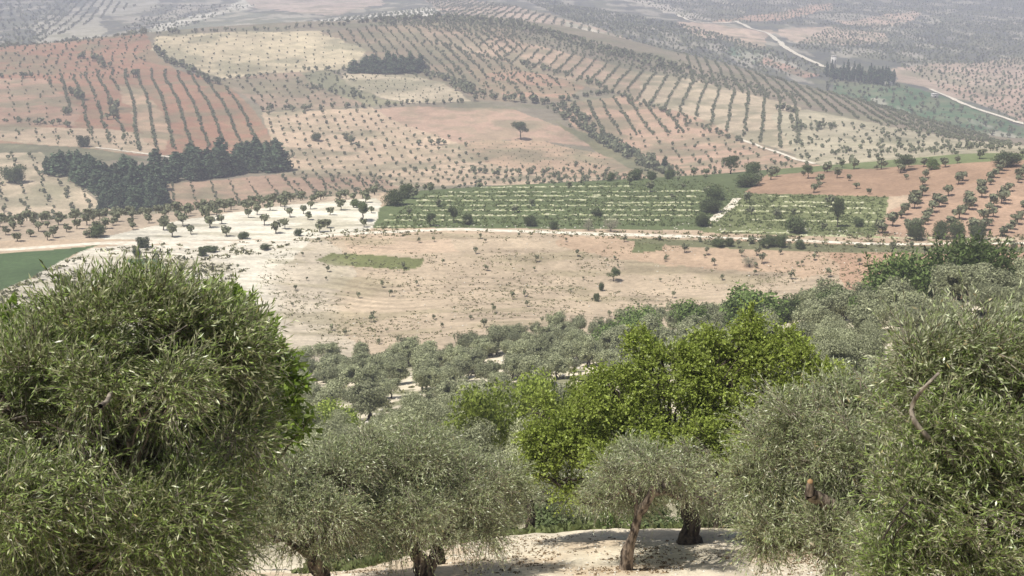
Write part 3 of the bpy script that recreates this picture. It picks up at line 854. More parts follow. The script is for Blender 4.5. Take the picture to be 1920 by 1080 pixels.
def fg_right_olives():
    rng = np.random.default_rng(17)
    base = base_at(1560, 14.2)
    blobs = [B(1530, 800, 14.4, .60, .7, .40), B(1450, 870, 14.4, .45, .6, .40), B(1600, 850, 14.2, .6, .7, .45), B(1480, 960, 14.0, .50, .6, .38), B(1640, 950, 13.8, .55, .6, .45), B(1560, 1010, 13.6, .5, .6, .34), B(1640, 770, 14.6, .45, .5, .24), B(1440, 1010, 14.0, .26, .4, .2), B(1560, 745, 14.6, .3, .4, .14), B(1400, 900, 14.4, .2, .4, .25), B(1700, 900, 14, .4, .5, .4)]
    tp, cp = Parts(), Parts()
    fork = base + np.array([.05, 0, .9])
    limbs(tp, rng, base, fork, blobs, .17, 9, 0, seed=15)
    P0, P1 = at(1600, 975, 13.6), at(1518, 925, 13.35)
    v, q = tube(wobble(P0, P1, 8, .015, rng), np.linspace(.055, .07, 8), 12, 3, .45); tp.add(v, q, 0)
    P2 = at(1519, 903, 13.3)
    v, q = tube(np.array([P1, (P1 + P2) / 2, P2]), [.06, .045, .032], 9); tp.add(v, q, 0)
    v, q = tube(np.array([P2 - [0, 0, .004], P2 + [0, -.01, .012], P2 + [0, -.012, .014]]), [.032, .028, .001], 9); tp.add(v, q, 2)
    leafy(cp, rng, ragged(rng, blobs), 6600, 12, .060, .0125, .34, .25, .26, .2, .42, .42, 71, 0, 1, tw=.003, spread=.6, bias=(.25, 0, .1))
    sh = [B(1585, 790, 13.4, .12, .2, .08), B(1500, 780, 14, .3, .2, .1)]
    leafy(cp, rng, sh, 60, 14, .065, .014, .5, .9, .1, .1, 0, 1, 72, 0, 1, tw=.004, spread=.5, bias=(-.3, 0, 0))
    for (a, b) in (((1640, 745), (1598, 690)), ((1615, 730), (1605, 700)), ((1530, 850), (1570, 800)), ((1580, 790), (1620, 850))):
        v, q = tube(wobble(at(*a, 13.6), at(*b, 13.6), 6, .015, rng), np.linspace(.008, .003, 6), 5); tp.add(v, q, 1)
    tree_obj('olive_tree', 'olive tree right of the clearing with a sawn limb showing fresh orange wood', 'olive tree', base, tp, cp, [M_BARK, M_BARKL, M_CUT], [M_OLIVE_GREY, M_BARKL])
    rng = np.random.default_rng(18)
    base = base_at(1830, 10.3)
    blobs = [B(1790, 700, 10.4, .34, .5, .30), B(1850, 760, 10.2, .45, .6, .38), B(1740, 800, 10.2, .36, .5, .36), B(1900, 850, 10.0, .5, .6, .5), B(1720, 920, 9.9, .42, .5, .42), B(1830, 1000, 9.8, .55, .6, .45), B(1700, 1040, 9.8, .35, .5, .3), B(1960, 700, 10.4, .4, .6, .45), B(1990, 980, 9.8, .5, .6, .5), B(1870, 1100, 9.8, .5, .5, .3)]
    tp, cp = Parts(), Parts()
    fork = at(1800, 885, 10.0)
    limbs(tp, rng, base, fork, blobs, .14, 8, 0, seed=18)
    P = tube_path(np.array([at(1800, 880, 9.9), at(1770, 845, 9.85), at(1735, 815, 9.75), at(1712, 785, 9.72), at(1712, 755, 9.75), at(1735, 725, 9.6), at(1760, 700, 9.7)]), 18)
    v, q = tube(P, np.linspace(.030, .011, 18), 9, 5, .25); tp.add(v, q, 1)
    for (a, b, c_) in (((1655, 1010), (1690, 955), (1715, 930)), ((1700, 980), (1680, 1000), (1672, 1030)), ((1690, 960), (1725, 985), (1730, 1020))):
        P = tube_path(np.array([at(*a, 9.35), at(*b, 9.4), at(*c_, 9.5)]), 8)
        v, q = tube(P, np.linspace(.008, .005, 8), 6); tp.add(v, q, 0)
    leafy(cp, rng, ragged(rng, blobs), 7600, 13, .060, .0115, .30, .25, .22, .25, .44, .36, 81, 0, 1, tw=.003, spread=.6, bias=(.30, 0, .05))
    sh = [B(1720, 690, 10.3, .08, .2, .25), B(1760, 660, 10.3, .14, .2, .10), B(1850, 640, 10.4, .25, .3, .08)]
    leafy(cp, rng, sh, 190, 15, .065, .014, .42, .45, .08, .1, 0, 1, 82, 2, 1, tw=.004, spread=.55, bias=(.55, 0, 0))
    leafy(cp, rng, [B(1715, 720, 10.2, .05, .1, .2), B(1705, 640, 10.2, .03, .1, .05)], 22, 14, .06, .014, .45, 1.6, .0, .1, 0, 1, 83, 2, 1, tw=.004, spread=.5)
    tree_obj('olive_tree', 'nearest olive tree at the lower right edge with curved bare limb and wind-swept shoots', 'olive tree', base, tp, cp, [M_BARKD, M_BARKL], [M_OLIVE, M_BARKL, M_OLIVE_GREY])

def fg_small_behind():
    rng = np.random.default_rng(19)
    for (bx, by, r, blobs, lab, rt, seed) in (
        (990, 1000, 27.0, [B(1000, 900, 27, .7, .7, .4), B(1080, 930, 27.5, .7, .7, .4), B(930, 940, 27.5, .6, .7, .35)], 'shaded olive with twisted dark trunk behind the clearing rim, left of the slanting one', .13, 91),
        (1345, 1000, 25.6, [B(1350, 900, 26, .42, .5, .34), B(1310, 930, 26, .4, .5, .3), B(1400, 920, 26, .4, .5, .35)], 'small olive with thin leaning trunk right behind the dark straight trunk', .085, 93)):
        base = at(bx, by, r); base[2] = hgt(base[0], base[1])[0]
        tp, cp = Parts(), Parts()
        limbs(tp, rng, base, at(bx + 6, 940, r), blobs, rt, 7, 0, seed=seed)
        leafy(cp, rng, ragged(rng, blobs), 1700, 9, .065, .016, .30, .1, .3, .25, .36, .5, seed, 0, 1, tw=.004)
        tree_obj('olive_tree', lab, 'olive tree', base, tp, cp, [M_BARKD], [M_OLIVE_GREY, M_BARKL])

fg_left_olive(); fg_broad_behind(); fg_mid_olives(); fg_bright(); fg_leaning(); fg_right_olives(); fg_small_behind()

# ------------------------------------------------------------------ labels that single each repeat out
ONES = ['', 'first', 'second', 'third', 'fourth', 'fifth', 'sixth', 'seventh', 'eighth', 'ninth', 'tenth', 'eleventh', 'twelfth', 'thirteenth', 'fourteenth', 'fifteenth', 'sixteenth', 'seventeenth', 'eighteenth', 'nineteenth']
TENS = {20: 'twenty', 30: 'thirty', 40: 'forty', 50: 'fifty', 60: 'sixty'}
TENTH = {20: 'twentieth', 30: 'thirtieth', 40: 'fortieth', 50: 'fiftieth', 60: 'sixtieth'}
def ordinal(n):
    if n < 20: return ONES[n]
    t = n // 10 * 10
    return TENTH[t] if n == t else TENS[t] + '-' + ONES[n - t]
MARKS = [('the round yellow-green bush', 628, 775), ('the top of the bright tree', 1410, 600), ('the yellow-green leafy trees', 930, 720), ('the round-topped green tree', 1195, 600),
         ('the wide mid green tree', 1430, 600), ('the deep green bush', 1660, 700), ('the highest shoot-topped shrub', 1820, 510), ('the left shoot-topped shrub', 1700, 540),
         ('the grey rounded shrub', 1520, 545), ('the dark round chalk bush', 268, 450), ('the dark olive cluster', 680, 400), ('the left bush above the track', 455, 440),
         ('the green tree by the green field', 180, 430), ('the leftmost tree below the red field', 1718, 430), ('the rightmost tree below the red field', 1835, 432),
         ('the large dark rim tree', 1880, 298), ('the stony strip', 1358, 395), ('the broad dark terrace bush', 1490, 415), ('the tall terrace tree', 1570, 395), ('the small green plot', 690, 490),
         ('the solitary dark tree', 1150, 512), ('the pale bare-twigged bush', 1405, 490), ('the left corner bush', 496, 462), ('the tallest hedge bush', 1465, 450),
         ('the upright dark terrace tree', 851, 400), ('the largest leafless bush', 1145, 415), ('the dark corner thicket', 745, 375), ('the skyline trees', 1385, 315), ('the tip of the big left olive', 240, 495)]
def single_out(objs, base):
    """nearest landmark in sight, the side of it, and the rank on that side"""
    seen = {}
    for o in objs:
        px, py = project(o.location[0], o.location[1], o.location[2] + 1.0)
        dd = [math.hypot(px - m[1], py - m[2]) for m in MARKS]
        k = int(np.argmin(dd)); dx, dy = px - MARKS[k][1], py - MARKS[k][2]
        side = ('right of' if dx > 0 else 'left of') if abs(dx) > abs(dy) * 1.2 else ('below' if dy > 0 else 'above')
        seen.setdefault((k, side), []).append((dd[k], o))
    for (k, side), L in seen.items():
        L.sort(key=lambda t: t[0])
        for n, (_, o) in enumerate(L):
            o['label'] = base + ', ' + ('' if n == 0 else ordinal(n + 1) + ' ') + 'nearest ' + side + ' ' + MARKS[k][0]

# ------------------------------------------------------------------ crowns of the farther trees (shared meshes)
def clump_quads(rng, blobs, n, size, shell=.35, gap=.3, gscale=.8, seed=0, elong=1.6, upv=0.0, outward=.5):
    p, nrm = sample_blobs(rng, blobs, n, shell, gap, gscale, seed)
    d = norm(rng.normal(0, 1, (n, 3)) + np.array([0, 0, upv]))
    s = norm(np.cross(d, norm(rng.normal(0, 1, (n, 3)) + nrm * 0)) )
    nn = norm(np.cross(d, s))
    # lean the clump's face outwards, as leaf sprays do
    nn2 = norm(nn + nrm * outward * np.sign((nn * nrm).sum(1, keepdims=True)))
    s = norm(np.cross(d, nn2)); d2 = norm(np.cross(nn2, s))
    L = size * elong * rng.uniform(.6, 1.3, n)[:, None] / 2; W = size * rng.uniform(.6, 1.3, n)[:, None] / 2
    v = np.stack([p - d2 * L, p + s * W, p + d2 * L, p - s * W], 1).reshape(-1, 3)
    return v, np.arange(4 * n).reshape(n, 4)

def olive_blobs(rng, w=1.0, h=1.0, n=7):
    out = []
    for k in range(n):
        a = rng.uniform(0, 6.28); r = rng.uniform(.3, 1.0) * w
        rz = rng.uniform(.45, .8) * h
        out.append((math.cos(a) * r, math.sin(a) * r, rng.uniform(1.15, 2.6) * h, rng.uniform(.6, 1.0) * w, rng.uniform(.6, 1.0) * w, rz))
    out.append((0, 0, 1.9 * h, 1.15 * w, 1.15 * w, 1.0 * h))
    return out

def olive_template(seed, nq, size, sub, tsides=True, w=1.0, h=1.0):
    rng = np.random.default_rng(seed)
    bl = olive_blobs(rng, w, h)
    tp, cp = Parts(), Parts()
    fork = (rng.uniform(-.2, .2), rng.uniform(-.2, .2), rng.uniform(.5, .8))
    limbs(tp, rng, (0, 0, 0), fork, bl[:4], .13, sub, 0, seed=seed)
    v, q = clump_quads(rng, bl, nq, size, .25, .40, .75, seed, 1.9)
    cp.add(v, q, 0)
    return tp, cp

def two_meshes(name, tp, cp, tm, cm):
    return (tp.mesh(name + '_trunk', [tm], True), cp.mesh(name + '_crown', [cm]))

def one_mesh(name, tp, cp, tm, cm):
    pr = Parts()
    pr.v = list(cp.v); pr.q = list(cp.q); pr.m = [np.zeros(len(q), int) for q in cp.q]; pr.n = cp.n
    for v, q in zip(tp.v, tp.q):
        # q of tp is already offset inside tp
        pass
    tv = np.concatenate(tp.v); tq = np.concatenate(tp.q)
    pr.add(tv, tq, 1)
    return pr.mesh(name, [cm, tm])

GROVE = [two_meshes('olive', *olive_template(200 + k, 6500, .095, 3), M_BARKD, M_OLIVE_MID) for k in range(7)]
GROVE_N = [two_meshes('olive', *olive_template(210 + k, 17000, .055, 5), M_BARKD, M_OLIVE_MID) for k in range(4)]
ORCH = [one_mesh('olive', *olive_template(220 + k, 900, .22, 0), M_BARKD, M_OLIVE_MID) for k in range(6)]
def sapling_template(seed):
    rng = np.random.default_rng(seed)
    bl = [(rng.uniform(-.3, .3), rng.uniform(-.3, .3), rng.uniform(.7, 1.3), .38, .38, .38) for _ in range(4)]
    tp, cp = Parts(), Parts()
    limbs(tp, rng, (0, 0, 0), (rng.uniform(-.15, .15), 0, .5), bl[:2], .045, 0, 0, seed=seed)
    v, q = clump_quads(rng, bl, 90, .20, .1, .3, .5, seed, 1.8); cp.add(v, q, 0)
    return one_mesh('sapling', tp, cp, M_BARKD, M_OLIVE_FAR)
SAP = [sapling_template(240 + k) for k in range(6)]

def bush_template(seed, nq, size, mat, h=1.0, spiky=False):
    rng = np.random.default_rng(seed)
    bl = [(rng.uniform(-.8, .8), rng.uniform(-.8, .8), rng.uniform(.6, 1.6) * h, rng.uniform(.5, .9), rng.uniform(.5, .9), rng.uniform(.5, .9) * h) for _ in range(9)]
    bl.append((0, 0, .8 * h, 1.1, 1.1, .8 * h))
    tp, cp = Parts(), Parts()
    limbs(tp, rng, (0, 0, 0), (0, 0, .35), bl[:4], .10, 2, 0, seed=seed)
    v, q = clump_quads(rng, bl, nq, size, .3, .3, .7, seed, 1.6, .5 if spiky else 0); cp.add(v, q, 0)
    if spiky:
        n = 260
        a = rng.uniform(0, 6.28, n); r = rng.uniform(0, 1.25, n)
        b0 = np.stack([np.cos(a) * r, np.sin(a) * r, rng.uniform(1.0, 1.8, n) * h], 1)
        d = norm(np.stack([np.cos(a) * .25, np.sin(a) * .25, np.ones(n)], 1) + rng.normal(0, .12, (n, 3)))
        for t in np.linspace(0, 1, 7):
            c = b0 + d * t * .8
            v, q = leaf_quads(c, norm(d + rng.normal(0, .5, (n, 3))), .22, .09, rng); cp.add(v, q, 0)
    return two_meshes('shrub', tp, cp, M_BARKD, mat)
BUSH_G = [bush_template(260 + k, 4200, .10, M_BUSH) for k in range(4)]
BUSH_D = [bush_template(270 + k, 4000, .10, M_BUSHD) for k in range(3)]
BUSH_Y = [bush_template(280 + k, 4600, .09, M_BUSHY) for k in range(3)]
BUSH_S = [bush_template(290 + k, 4200, .10, M_THICKET, 1.15, True) for k in range(2)]
def raised_template(seed, nq, size, mat):
    rng = np.random.default_rng(seed)
    bl = [(rng.uniform(-1.0, 1.0), rng.uniform(-1.0, 1.0), rng.uniform(1.5, 2.8), rng.uniform(.5, .85), rng.uniform(.5, .85), rng.uniform(.45, .75)) for _ in range(11)]
    tp, cp = Parts(), Parts()
    limbs(tp, rng, (0, 0, 0), (0.1, 0, 1.2), bl[:6], .12, 3, 0, seed=seed)
    v, q = clump_quads(rng, bl, nq, size, .3, .38, .6, seed, 1.5); cp.add(v, q, 0)
    return two_meshes('leafy', tp, cp, M_BARKD, mat)
BUSH_R = [raised_template(285 + k, 5200, .085, M_BUSHY) for k in range(2)]
BUSH_K = [raised_template(330 + k, 4200, .10, M_BUSHD) for k in range(3)]
BUSH_T = [bush_template(296, 1500, .07, M_GREYB), bush_template(297, 1500, .07, M_GREYB)]

def pine_template(seed, slender=False):
    rng = np.random.default_rng(seed)
    tp, cp = Parts(), Parts()
    H = 9.0
    n = 11
    bl = []
    for k in range(n):
        t = k / (n - 1)
        w = (1.9 * (1 - t) ** .6 + .35) if not slender else (.9 * math.sin(math.pi * min(1, t * .85 + .12)) + .15)
        a = rng.uniform(0, 6.28); off = w * .45 * rng.uniform(0, 1)
        bl.append((math.cos(a) * off, math.sin(a) * off, 1.1 + t * (H - 1.8), w, w, .95))
    v, q = tube(wobble((0, 0, -.3), (0, 0, H * .9), 8, .12, rng), np.linspace(.24, .05, 8), 7); tp.add(v, q, 0)
    v, q = clump_quads(rng, bl, 1100, .50, .3, .34, 1.2, seed, 1.5, .2); cp.add(v, q, 0)
    return one_mesh('pine', tp, cp, M_BARKD, M_PINE)
PINES = [pine_template(300 + k) for k in range(5)]
CYPR = [pine_template(310 + k, True) for k in range(3)]

# ------------------------------------------------------------------ orchards: rows laid out on the land
rngP = np.random.default_rng(5)
def rows(zone, poly, p1, p2, gap_rows, gap_along, size, jit=.12, skip=.06, szvar=.2, seed=1):
    """tree positions in rows parallel to the line p1-p2 sighted on the ground"""
    rng = np.random.default_rng(seed)
    xs = [p[0] for p in poly]; ys = [p[1] for p in poly]
    gx = np.linspace(min(xs), max(xs), 26); gy = np.linspace(min(ys) + .5, max(ys) - .5, 26)
    X, Y = np.meshgrid(gx, gy); X = X.ravel(); Y = Y.ravel()
    m = inpoly(X, Y, poly)
    if m.sum() < 3: return np.zeros((0, 4))
    W = hit(X[m], Y[m])
    W = W[zone_of(W[:, 0], W[:, 1]) == zone]
    if len(W) < 2: return np.zeros((0, 4))
    e = hit([p1[0], p2[0]], [p1[1], p2[1]])
    d = norm((e[1] - e[0])[:2]); n = np.array([-d[1], d[0]])
    u = W[:, :2] @ d; v = W[:, :2] @ n
    U = np.arange(u.min() - 2 * gap_along, u.max() + 2 * gap_along, gap_along)
    V = np.arange(v.min() - 2 * gap_rows, v.max() + 2 * gap_rows, gap_rows)
    if len(U) * len(V) > 400000: raise ValueError('too many')
    UU, VV = np.meshgrid(U, V)
    P = UU.ravel()[:, None] * d + VV.ravel()[:, None] * n
    if gap_along > gap_rows * 1.4:
        P += (((np.arange(len(V)) % 2) * gap_along * .5)[:, None] * np.ones((1, len(U)))).ravel()[:, None] * d
    P += rng.normal(0, jit, P.shape) * min(gap_along, gap_rows)
    # rows bend gently with the land
    P += n * ((fbm(P[:, 0] / 90, P[:, 1] / 90, 77, 2) - .5) * 4.5 * (1 if zone > 2 else .15))[:, None]
    P = P[rng.random(len(P)) > skip]
    z = hgt(P[:, 0], P[:, 1])
    px, py = project(P[:, 0], P[:, 1], z)
    k = inpoly(px, py, poly) & (zone_of(P[:, 0], P[:, 1]) == zone) & visible(P[:, 0], P[:, 1], z, size * .8) & (P[:, 1] > 0)
    P = P[k]; z = z[k]
    s = size / 3.2 * rng.uniform(1 - szvar, 1 + szvar, len(P))
    return np.column_stack([P, z, s])

OL = []        # candidates: (x, y, z, scale, label, group)
def olives(pts, label, group):
    for p in pts:
        OL.append((p[0], p[1], p[2], p[3], label, group))

def hedge(zone, img, spacing, size, seed, spread=2.0):
    rng = np.random.default_rng(seed)
    P = hit([p[0] for p in img], [p[1] for p in img])[:, :2]
    out = []
    for a, b in zip(P[:-1], P[1:]):
        L = np.linalg.norm(b - a); n = max(1, int(L / spacing))
        for k in range(n):
            p = a + (b - a) * (k + rng.random()) / n + rng.normal(0, spread, 2)
            out.append((p[0], p[1], float(hgt(*p)[0]), size / 3.2 * rng.uniform(.6, 1.3)))
    return out

# --- near grove on white ground, thick and irregular
G1 = [(480, 700), (560, 700), (600, 672), (700, 648), (900, 618), (1090, 600), (1110, 640), (1100, 700), (1100, 900), (480, 900)]
FILL = []
def fill_side(n, seed):
    rng = np.random.default_rng(seed)
    a = rng.uniform(math.radians(-40), math.radians(40), n); rr_ = np.sqrt(rng.uniform(30 ** 2, 200 ** 2, n))
    x, y = np.sin(a) * rr_, np.cos(a) * rr_
    z = hgt(x, y); px, py = project(x, y, z)
    k = ((px < 470) | (px > 1640)) & (rr_ < rng_curve(a, B1) - 6)
    P = np.stack([x, y, z], 1)[k]; out = []
    for p in P:
        if all((p[0] - q[0]) ** 2 + (p[1] - q[1]) ** 2 > 5.0 ** 2 for q in out): out.append(p)
    return [(p[0], p[1], p[2], 1.05 * rng.uniform(.8, 1.2), 'fill', 'fill') for p in out]
def grove(poly, gap, size, seed, skip=.12):
    return rows(1, poly, (700, 660), (1000, 640), gap, gap, size, .26, skip, .30, seed)
olives(grove([(480, 660), (560, 690), (600, 672), (700, 648), (900, 622), (1090, 600), (1110, 640), (1100, 700), (1000, 735), (480, 735)], 3.9, 3.2, 21, .12),
       'grey green olive of the crowded grove below the sandy field, centre of the photo', 'olives of the crowded grove on the white slope')
olives(grove([(480, 735), (1000, 735), (1100, 700), (1250, 760), (1250, 900), (480, 900)], 6.0, 3.4, 22, .22),
       'grey green olive on white rocky ground between the crowded grove and the foreground trees', 'olives on the white rocks')
olives(grove([(1100, 700), (1110, 620), (1280, 600), (1500, 590), (1700, 570), (2000, 520), (2000, 700), (1700, 800), (1250, 800)], 4.9, 3.6, 23, .12),
       'grey olive of the right hand slope among white rock, below the green shrubs', 'olives of the right hand slope')

olives(rows(1, [(560, 880), (1120, 860), (1480, 790), (1500, 985), (560, 1010)], (700, 900), (1000, 900), 5.2, 5.2, 3.0, .25, .12, .3, 24),
       'grey olive', 'olives just below the clearing')

# --- plateau orchards
olives(rows(2, [(180, 447), (300, 420), (500, 392), (700, 376), (718, 388), (700, 425), (560, 445), (300, 450)], (470, 440), (640, 385), 8.5, 7, 3.1, .16, .12, .25, 31),
       'small round olive on the chalk-white field above the left end of the pale track', 'olives on the chalk-white field')
olives(rows(2, [(-20, 418), (230, 402), (500, 380), (706, 362), (706, 374), (500, 392), (300, 423), (180, 447), (-20, 462)], (100, 450), (200, 410), 6.5, 5.5, 2.9, .16, .03, .25, 32),
       'olive of the dense brown-earth row along the rim left of the centre', 'olives along the plateau rim')
olives(rows(2, [(1650, 444), (1680, 385), (1750, 355), (1925, 305), (1960, 445)], (1690, 440), (1800, 335), 6.6, 4.3, 3.3, .14, .12, .28, 33),
       'olive standing in the slanting rows on red soil at the right edge', 'olives in slanting rows on red soil')
olives(rows(2, [(1400, 358), (1440, 328), (1740, 318), (1925, 292), (1740, 358), (1660, 366)], (1450, 345), (1700, 335), 11, 12, 2.9, .3, .25, .35, 34),
       'small olive scattered on bare red soil above the right hand terraces', 'olives on the bare red strip')
olives(rows(2, [(725, 425), (730, 390), (800, 360), (1010, 346), (1310, 330), (1395, 345), (1320, 425)], (800, 400), (1300, 395), 15, 17, 2.6, .35, .45, .35, 35),
       'small olive scattered on the big green terraced field', 'olives on the green terraces')
olives(rows(2, [(1350, 430), (1400, 365), (1655, 370), (1640, 436)], (1400, 400), (1640, 402), 11, 13, 2.6, .3, .3, .35, 36),
       'small olive on the green terraces with white stone walls right of the stony strip', 'olives on the walled terraces')

olives(hedge(2, [(1440, 330), (1560, 318), (1700, 312), (1850, 304), (1925, 300)], 4.5, 3.4, 37, 4), 'olive', 'olives on the rim above the red strip')
olives(hedge(2, [(770, 362), (900, 346), (1010, 342), (1130, 338), (1300, 334)], 6, 2.6, 38, 3), 'olive', 'olives on the rim of the green terraces')
olives(hedge(2, [(1200, 449), (1480, 460), (1700, 466), (1925, 466)], 7, 1.8, 39, 1.0), 'olive', 'low olives in the verge below the track')

# --- orchards of the broad hill and the distance; too many to be told apart
FARL = 'olive of the far orchards'
def far(*a, **k):
    a = list(a); a[6] *= .71 if a[0] == 3 else .70; a[9] = a[9] * 1.3 if len(a) > 9 else .3
    if a[0] == 4: a[4] *= .8; a[5] *= .8
    olives(rows(*a, **k), FARL, 'olives of the far orchards')
far(3, [(-40, 92), (270, 62), (285, 100), (250, 150), (-40, 150)], (100, 145), (130, 95), 8, 9, 2.8, .12, .12, .3, 41)
far(3, [(80, 150), (200, 132), (222, 160), (238, 288), (150, 240), (110, 180)], (250, 280), (190, 130), 8.5, 4, 3.0, .12, .05, .25, 42)
far(3, [(202, 132), (330, 132), (400, 152), (440, 172), (490, 225), (500, 275), (240, 285), (224, 160)], (340, 275), (300, 140), 9, 3.2, 3.1, .10, .02, .2, 43)
far(3, [(-40, 150), (85, 148), (150, 205), (140, 236), (-40, 236)], (60, 230), (40, 160), 9, 14, 2.2, .1, .2, .3, 44)
far(3, [(-40, 238), (260, 250), (300, 290), (0, 262)], (100, 262), (90, 240), 9, 5, 2.2, .2, .15, .3, 45)
far(3, [(-40, 290), (80, 290), (140, 345), (200, 390), (280, 395), (280, 415), (-40, 430)], (30, 410), (0, 300), 8.5, 5, 2.6, .2, .05, .35, 46)
far(3, [(285, 95), (290, 66), (420, 60), (600, 58), (690, 95), (650, 130), (500, 138), (430, 150), (385, 138)], (460, 135), (470, 70), 7, 17, 2.1, .08, .06, .35, 47)
far(3, [(400, 150), (560, 133), (600, 165), (720, 195), (620, 205), (490, 208), (470, 190)], (560, 200), (520, 150), 7, 14, 3.0, .12, .08, .3, 48)
far(3, [(560, 133), (640, 135), (720, 192), (600, 165)], (560, 200), (520, 150), 7, 7, 3.0, .35, .2, .35, 49)
far(3, [(650, 142), (760, 140), (830, 160), (880, 190), (760, 193), (700, 178)], (660, 150), (850, 185), 7, 7, 1.6, .2, .1, .3, 50)
far(3, [(600, 60), (850, 38), (960, 50), (990, 95), (900, 120), (830, 155), (740, 138), (690, 95)], (760, 120), (700, 50), 8.5, 4.2, 3.0, .15, .05, .25, 51)
far(3, [(830, 90), (990, 120), (1060, 160), (960, 185), (900, 190), (830, 155)], (960, 185), (880, 110), 9, 5, 3.2, .2, .1, .3, 52)
far(3, [(495, 212), (700, 206), (765, 235), (880, 268), (930, 310), (1130, 325), (1170, 345), (740, 350), (530, 335), (515, 270)], (600, 330), (540, 215), 5.6, 14.5, 2.8, .06, .04, .25, 53)
far(3, [(860, 266), (1000, 262), (1130, 290), (1150, 320), (1050, 330), (930, 310)], (900, 290), (1120, 300), 7, 5, 1.0, .1, .05, .3, 54)
far(3, [(310, 345), (520, 332), (700, 330), (730, 352), (735, 375), (500, 388), (330, 402)], (360, 392), (350, 345), 8.5, 3.6, 1.7, .1, .05, .3, 55)
far(3, [(530, 335), (700, 330), (740, 352), (735, 372), (560, 375)], (640, 370), (600, 330), 6, 10, 2.4, .1, .1, .3, 56)
far(3, [(850, 60), (1050, 98), (1290, 150), (1500, 195), (1520, 230), (1500, 288), (1400, 262), (1240, 205), (1100, 160), (960, 118)], (1000, 118), (1040, 80), 10, 3.6, 3.0, .12, .03, .2, 57)
far(3, [(700, 36), (850, 30), (980, 40), (1100, 75), (1290, 125), (1500, 180), (1500, 195), (1290, 152), (1050, 98), (850, 62)], (900, 50), (1000, 70), 6, 5, 3.2, .25, .05, .25, 58)
far(3, [(1270, 95), (1500, 160), (1640, 195), (1940, 282), (1800, 262), (1600, 222), (1480, 195), (1280, 150)], (1480, 150), (1600, 215), 8, 3.5, 3.0, .1, .03, .2, 59)
far(3, [(870, 128), (960, 125), (1100, 160), (1060, 184), (960, 178)], (960, 175), (930, 130), 8, 13, 2.8, .1, .1, .3, 60)
far(3, [(1040, 198), (1170, 182), (1290, 215), (1290, 250), (1130, 258)], (1100, 250), (1080, 190), 9, 3.4, 3.2, .12, .04, .2, 61)
far(3, [(1130, 258), (1290, 235), (1400, 262), (1540, 310), (1530, 330), (1200, 330)], (1300, 310), (1250, 240), 7, 13, 2.8, .1, .1, .3, 62)
far(3, [(1440, 215), (1700, 240), (1930, 285), (1900, 310), (1600, 318), (1500, 300)], (1500, 230), (1700, 300), 7, 7, 2.6, .4, .25, .5, 63)
far(3, [(1100, 300), (1180, 325), (1400, 330), (1400, 345), (1000, 352), (980, 330)], (1100, 320), (1300, 330), 7, 7, 2.8, .35, .2, .4, 64)
# distance
far(4, [(130, -10), (260, 10), (200, 30), (60, 86), (60, 45)], (100, 80), (150, 40), 16, 7, 3.4, .15, .1, .3, 71)
far(4, [(520, 50), (800, 14), (840, 24), (640, 44)], (600, 40), (640, 30), 9, 8, 3.0, .2, .1, .3, 72)
far(4, [(780, -10), (960, 10), (1200, 80), (1330, 130), (1090, 70), (840, 28)], (1000, 50), (1050, 25), 13, 6, 3.2, .15, .05, .3, 73)
far(4, [(960, -10), (1300, 50), (1560, 130), (1560, 150), (1340, 130), (1060, 35)], (1100, 30), (1300, 90), 10, 8, 4.0, .2, .1, .3, 74)
far(4, [(1150, -10), (1920, -10), (1920, 60), (1560, 50), (1300, 40)], (1400, 20), (1600, 10), 22, 11, 4.0, .1, .08, .3, 75)
far(4, [(1560, 50), (1930, 40), (1930, 120), (1700, 120), (1480, 90)], (1500, 60), (1650, 85), 16, 9, 4.0, .1, .08, .3, 76)
far(4, [(1670, 115), (1930, 110), (1930, 240), (1760, 165)], (1700, 130), (1900, 150), 14, 9, 3.6, .15, .1, .3, 77)
far(4, [(1540, 150), (1700, 165), (1930, 250), (1930, 280), (1560, 190)], (1600, 160), (1800, 230), 10, 9, 4.2, .3, .2, .4, 78)
far(4, [(-20, 0), (150, 0), (60, 90), (-20, 90)], (20, 10), (40, 80), 18, 12, 4.5, .35, .2, .4, 79)
far(4, [(280, 10), (480, 10), (300, 66), (220, 66)], (280, 40), (420, 20), 18, 12, 3.5, .35, .3, .4, 80)
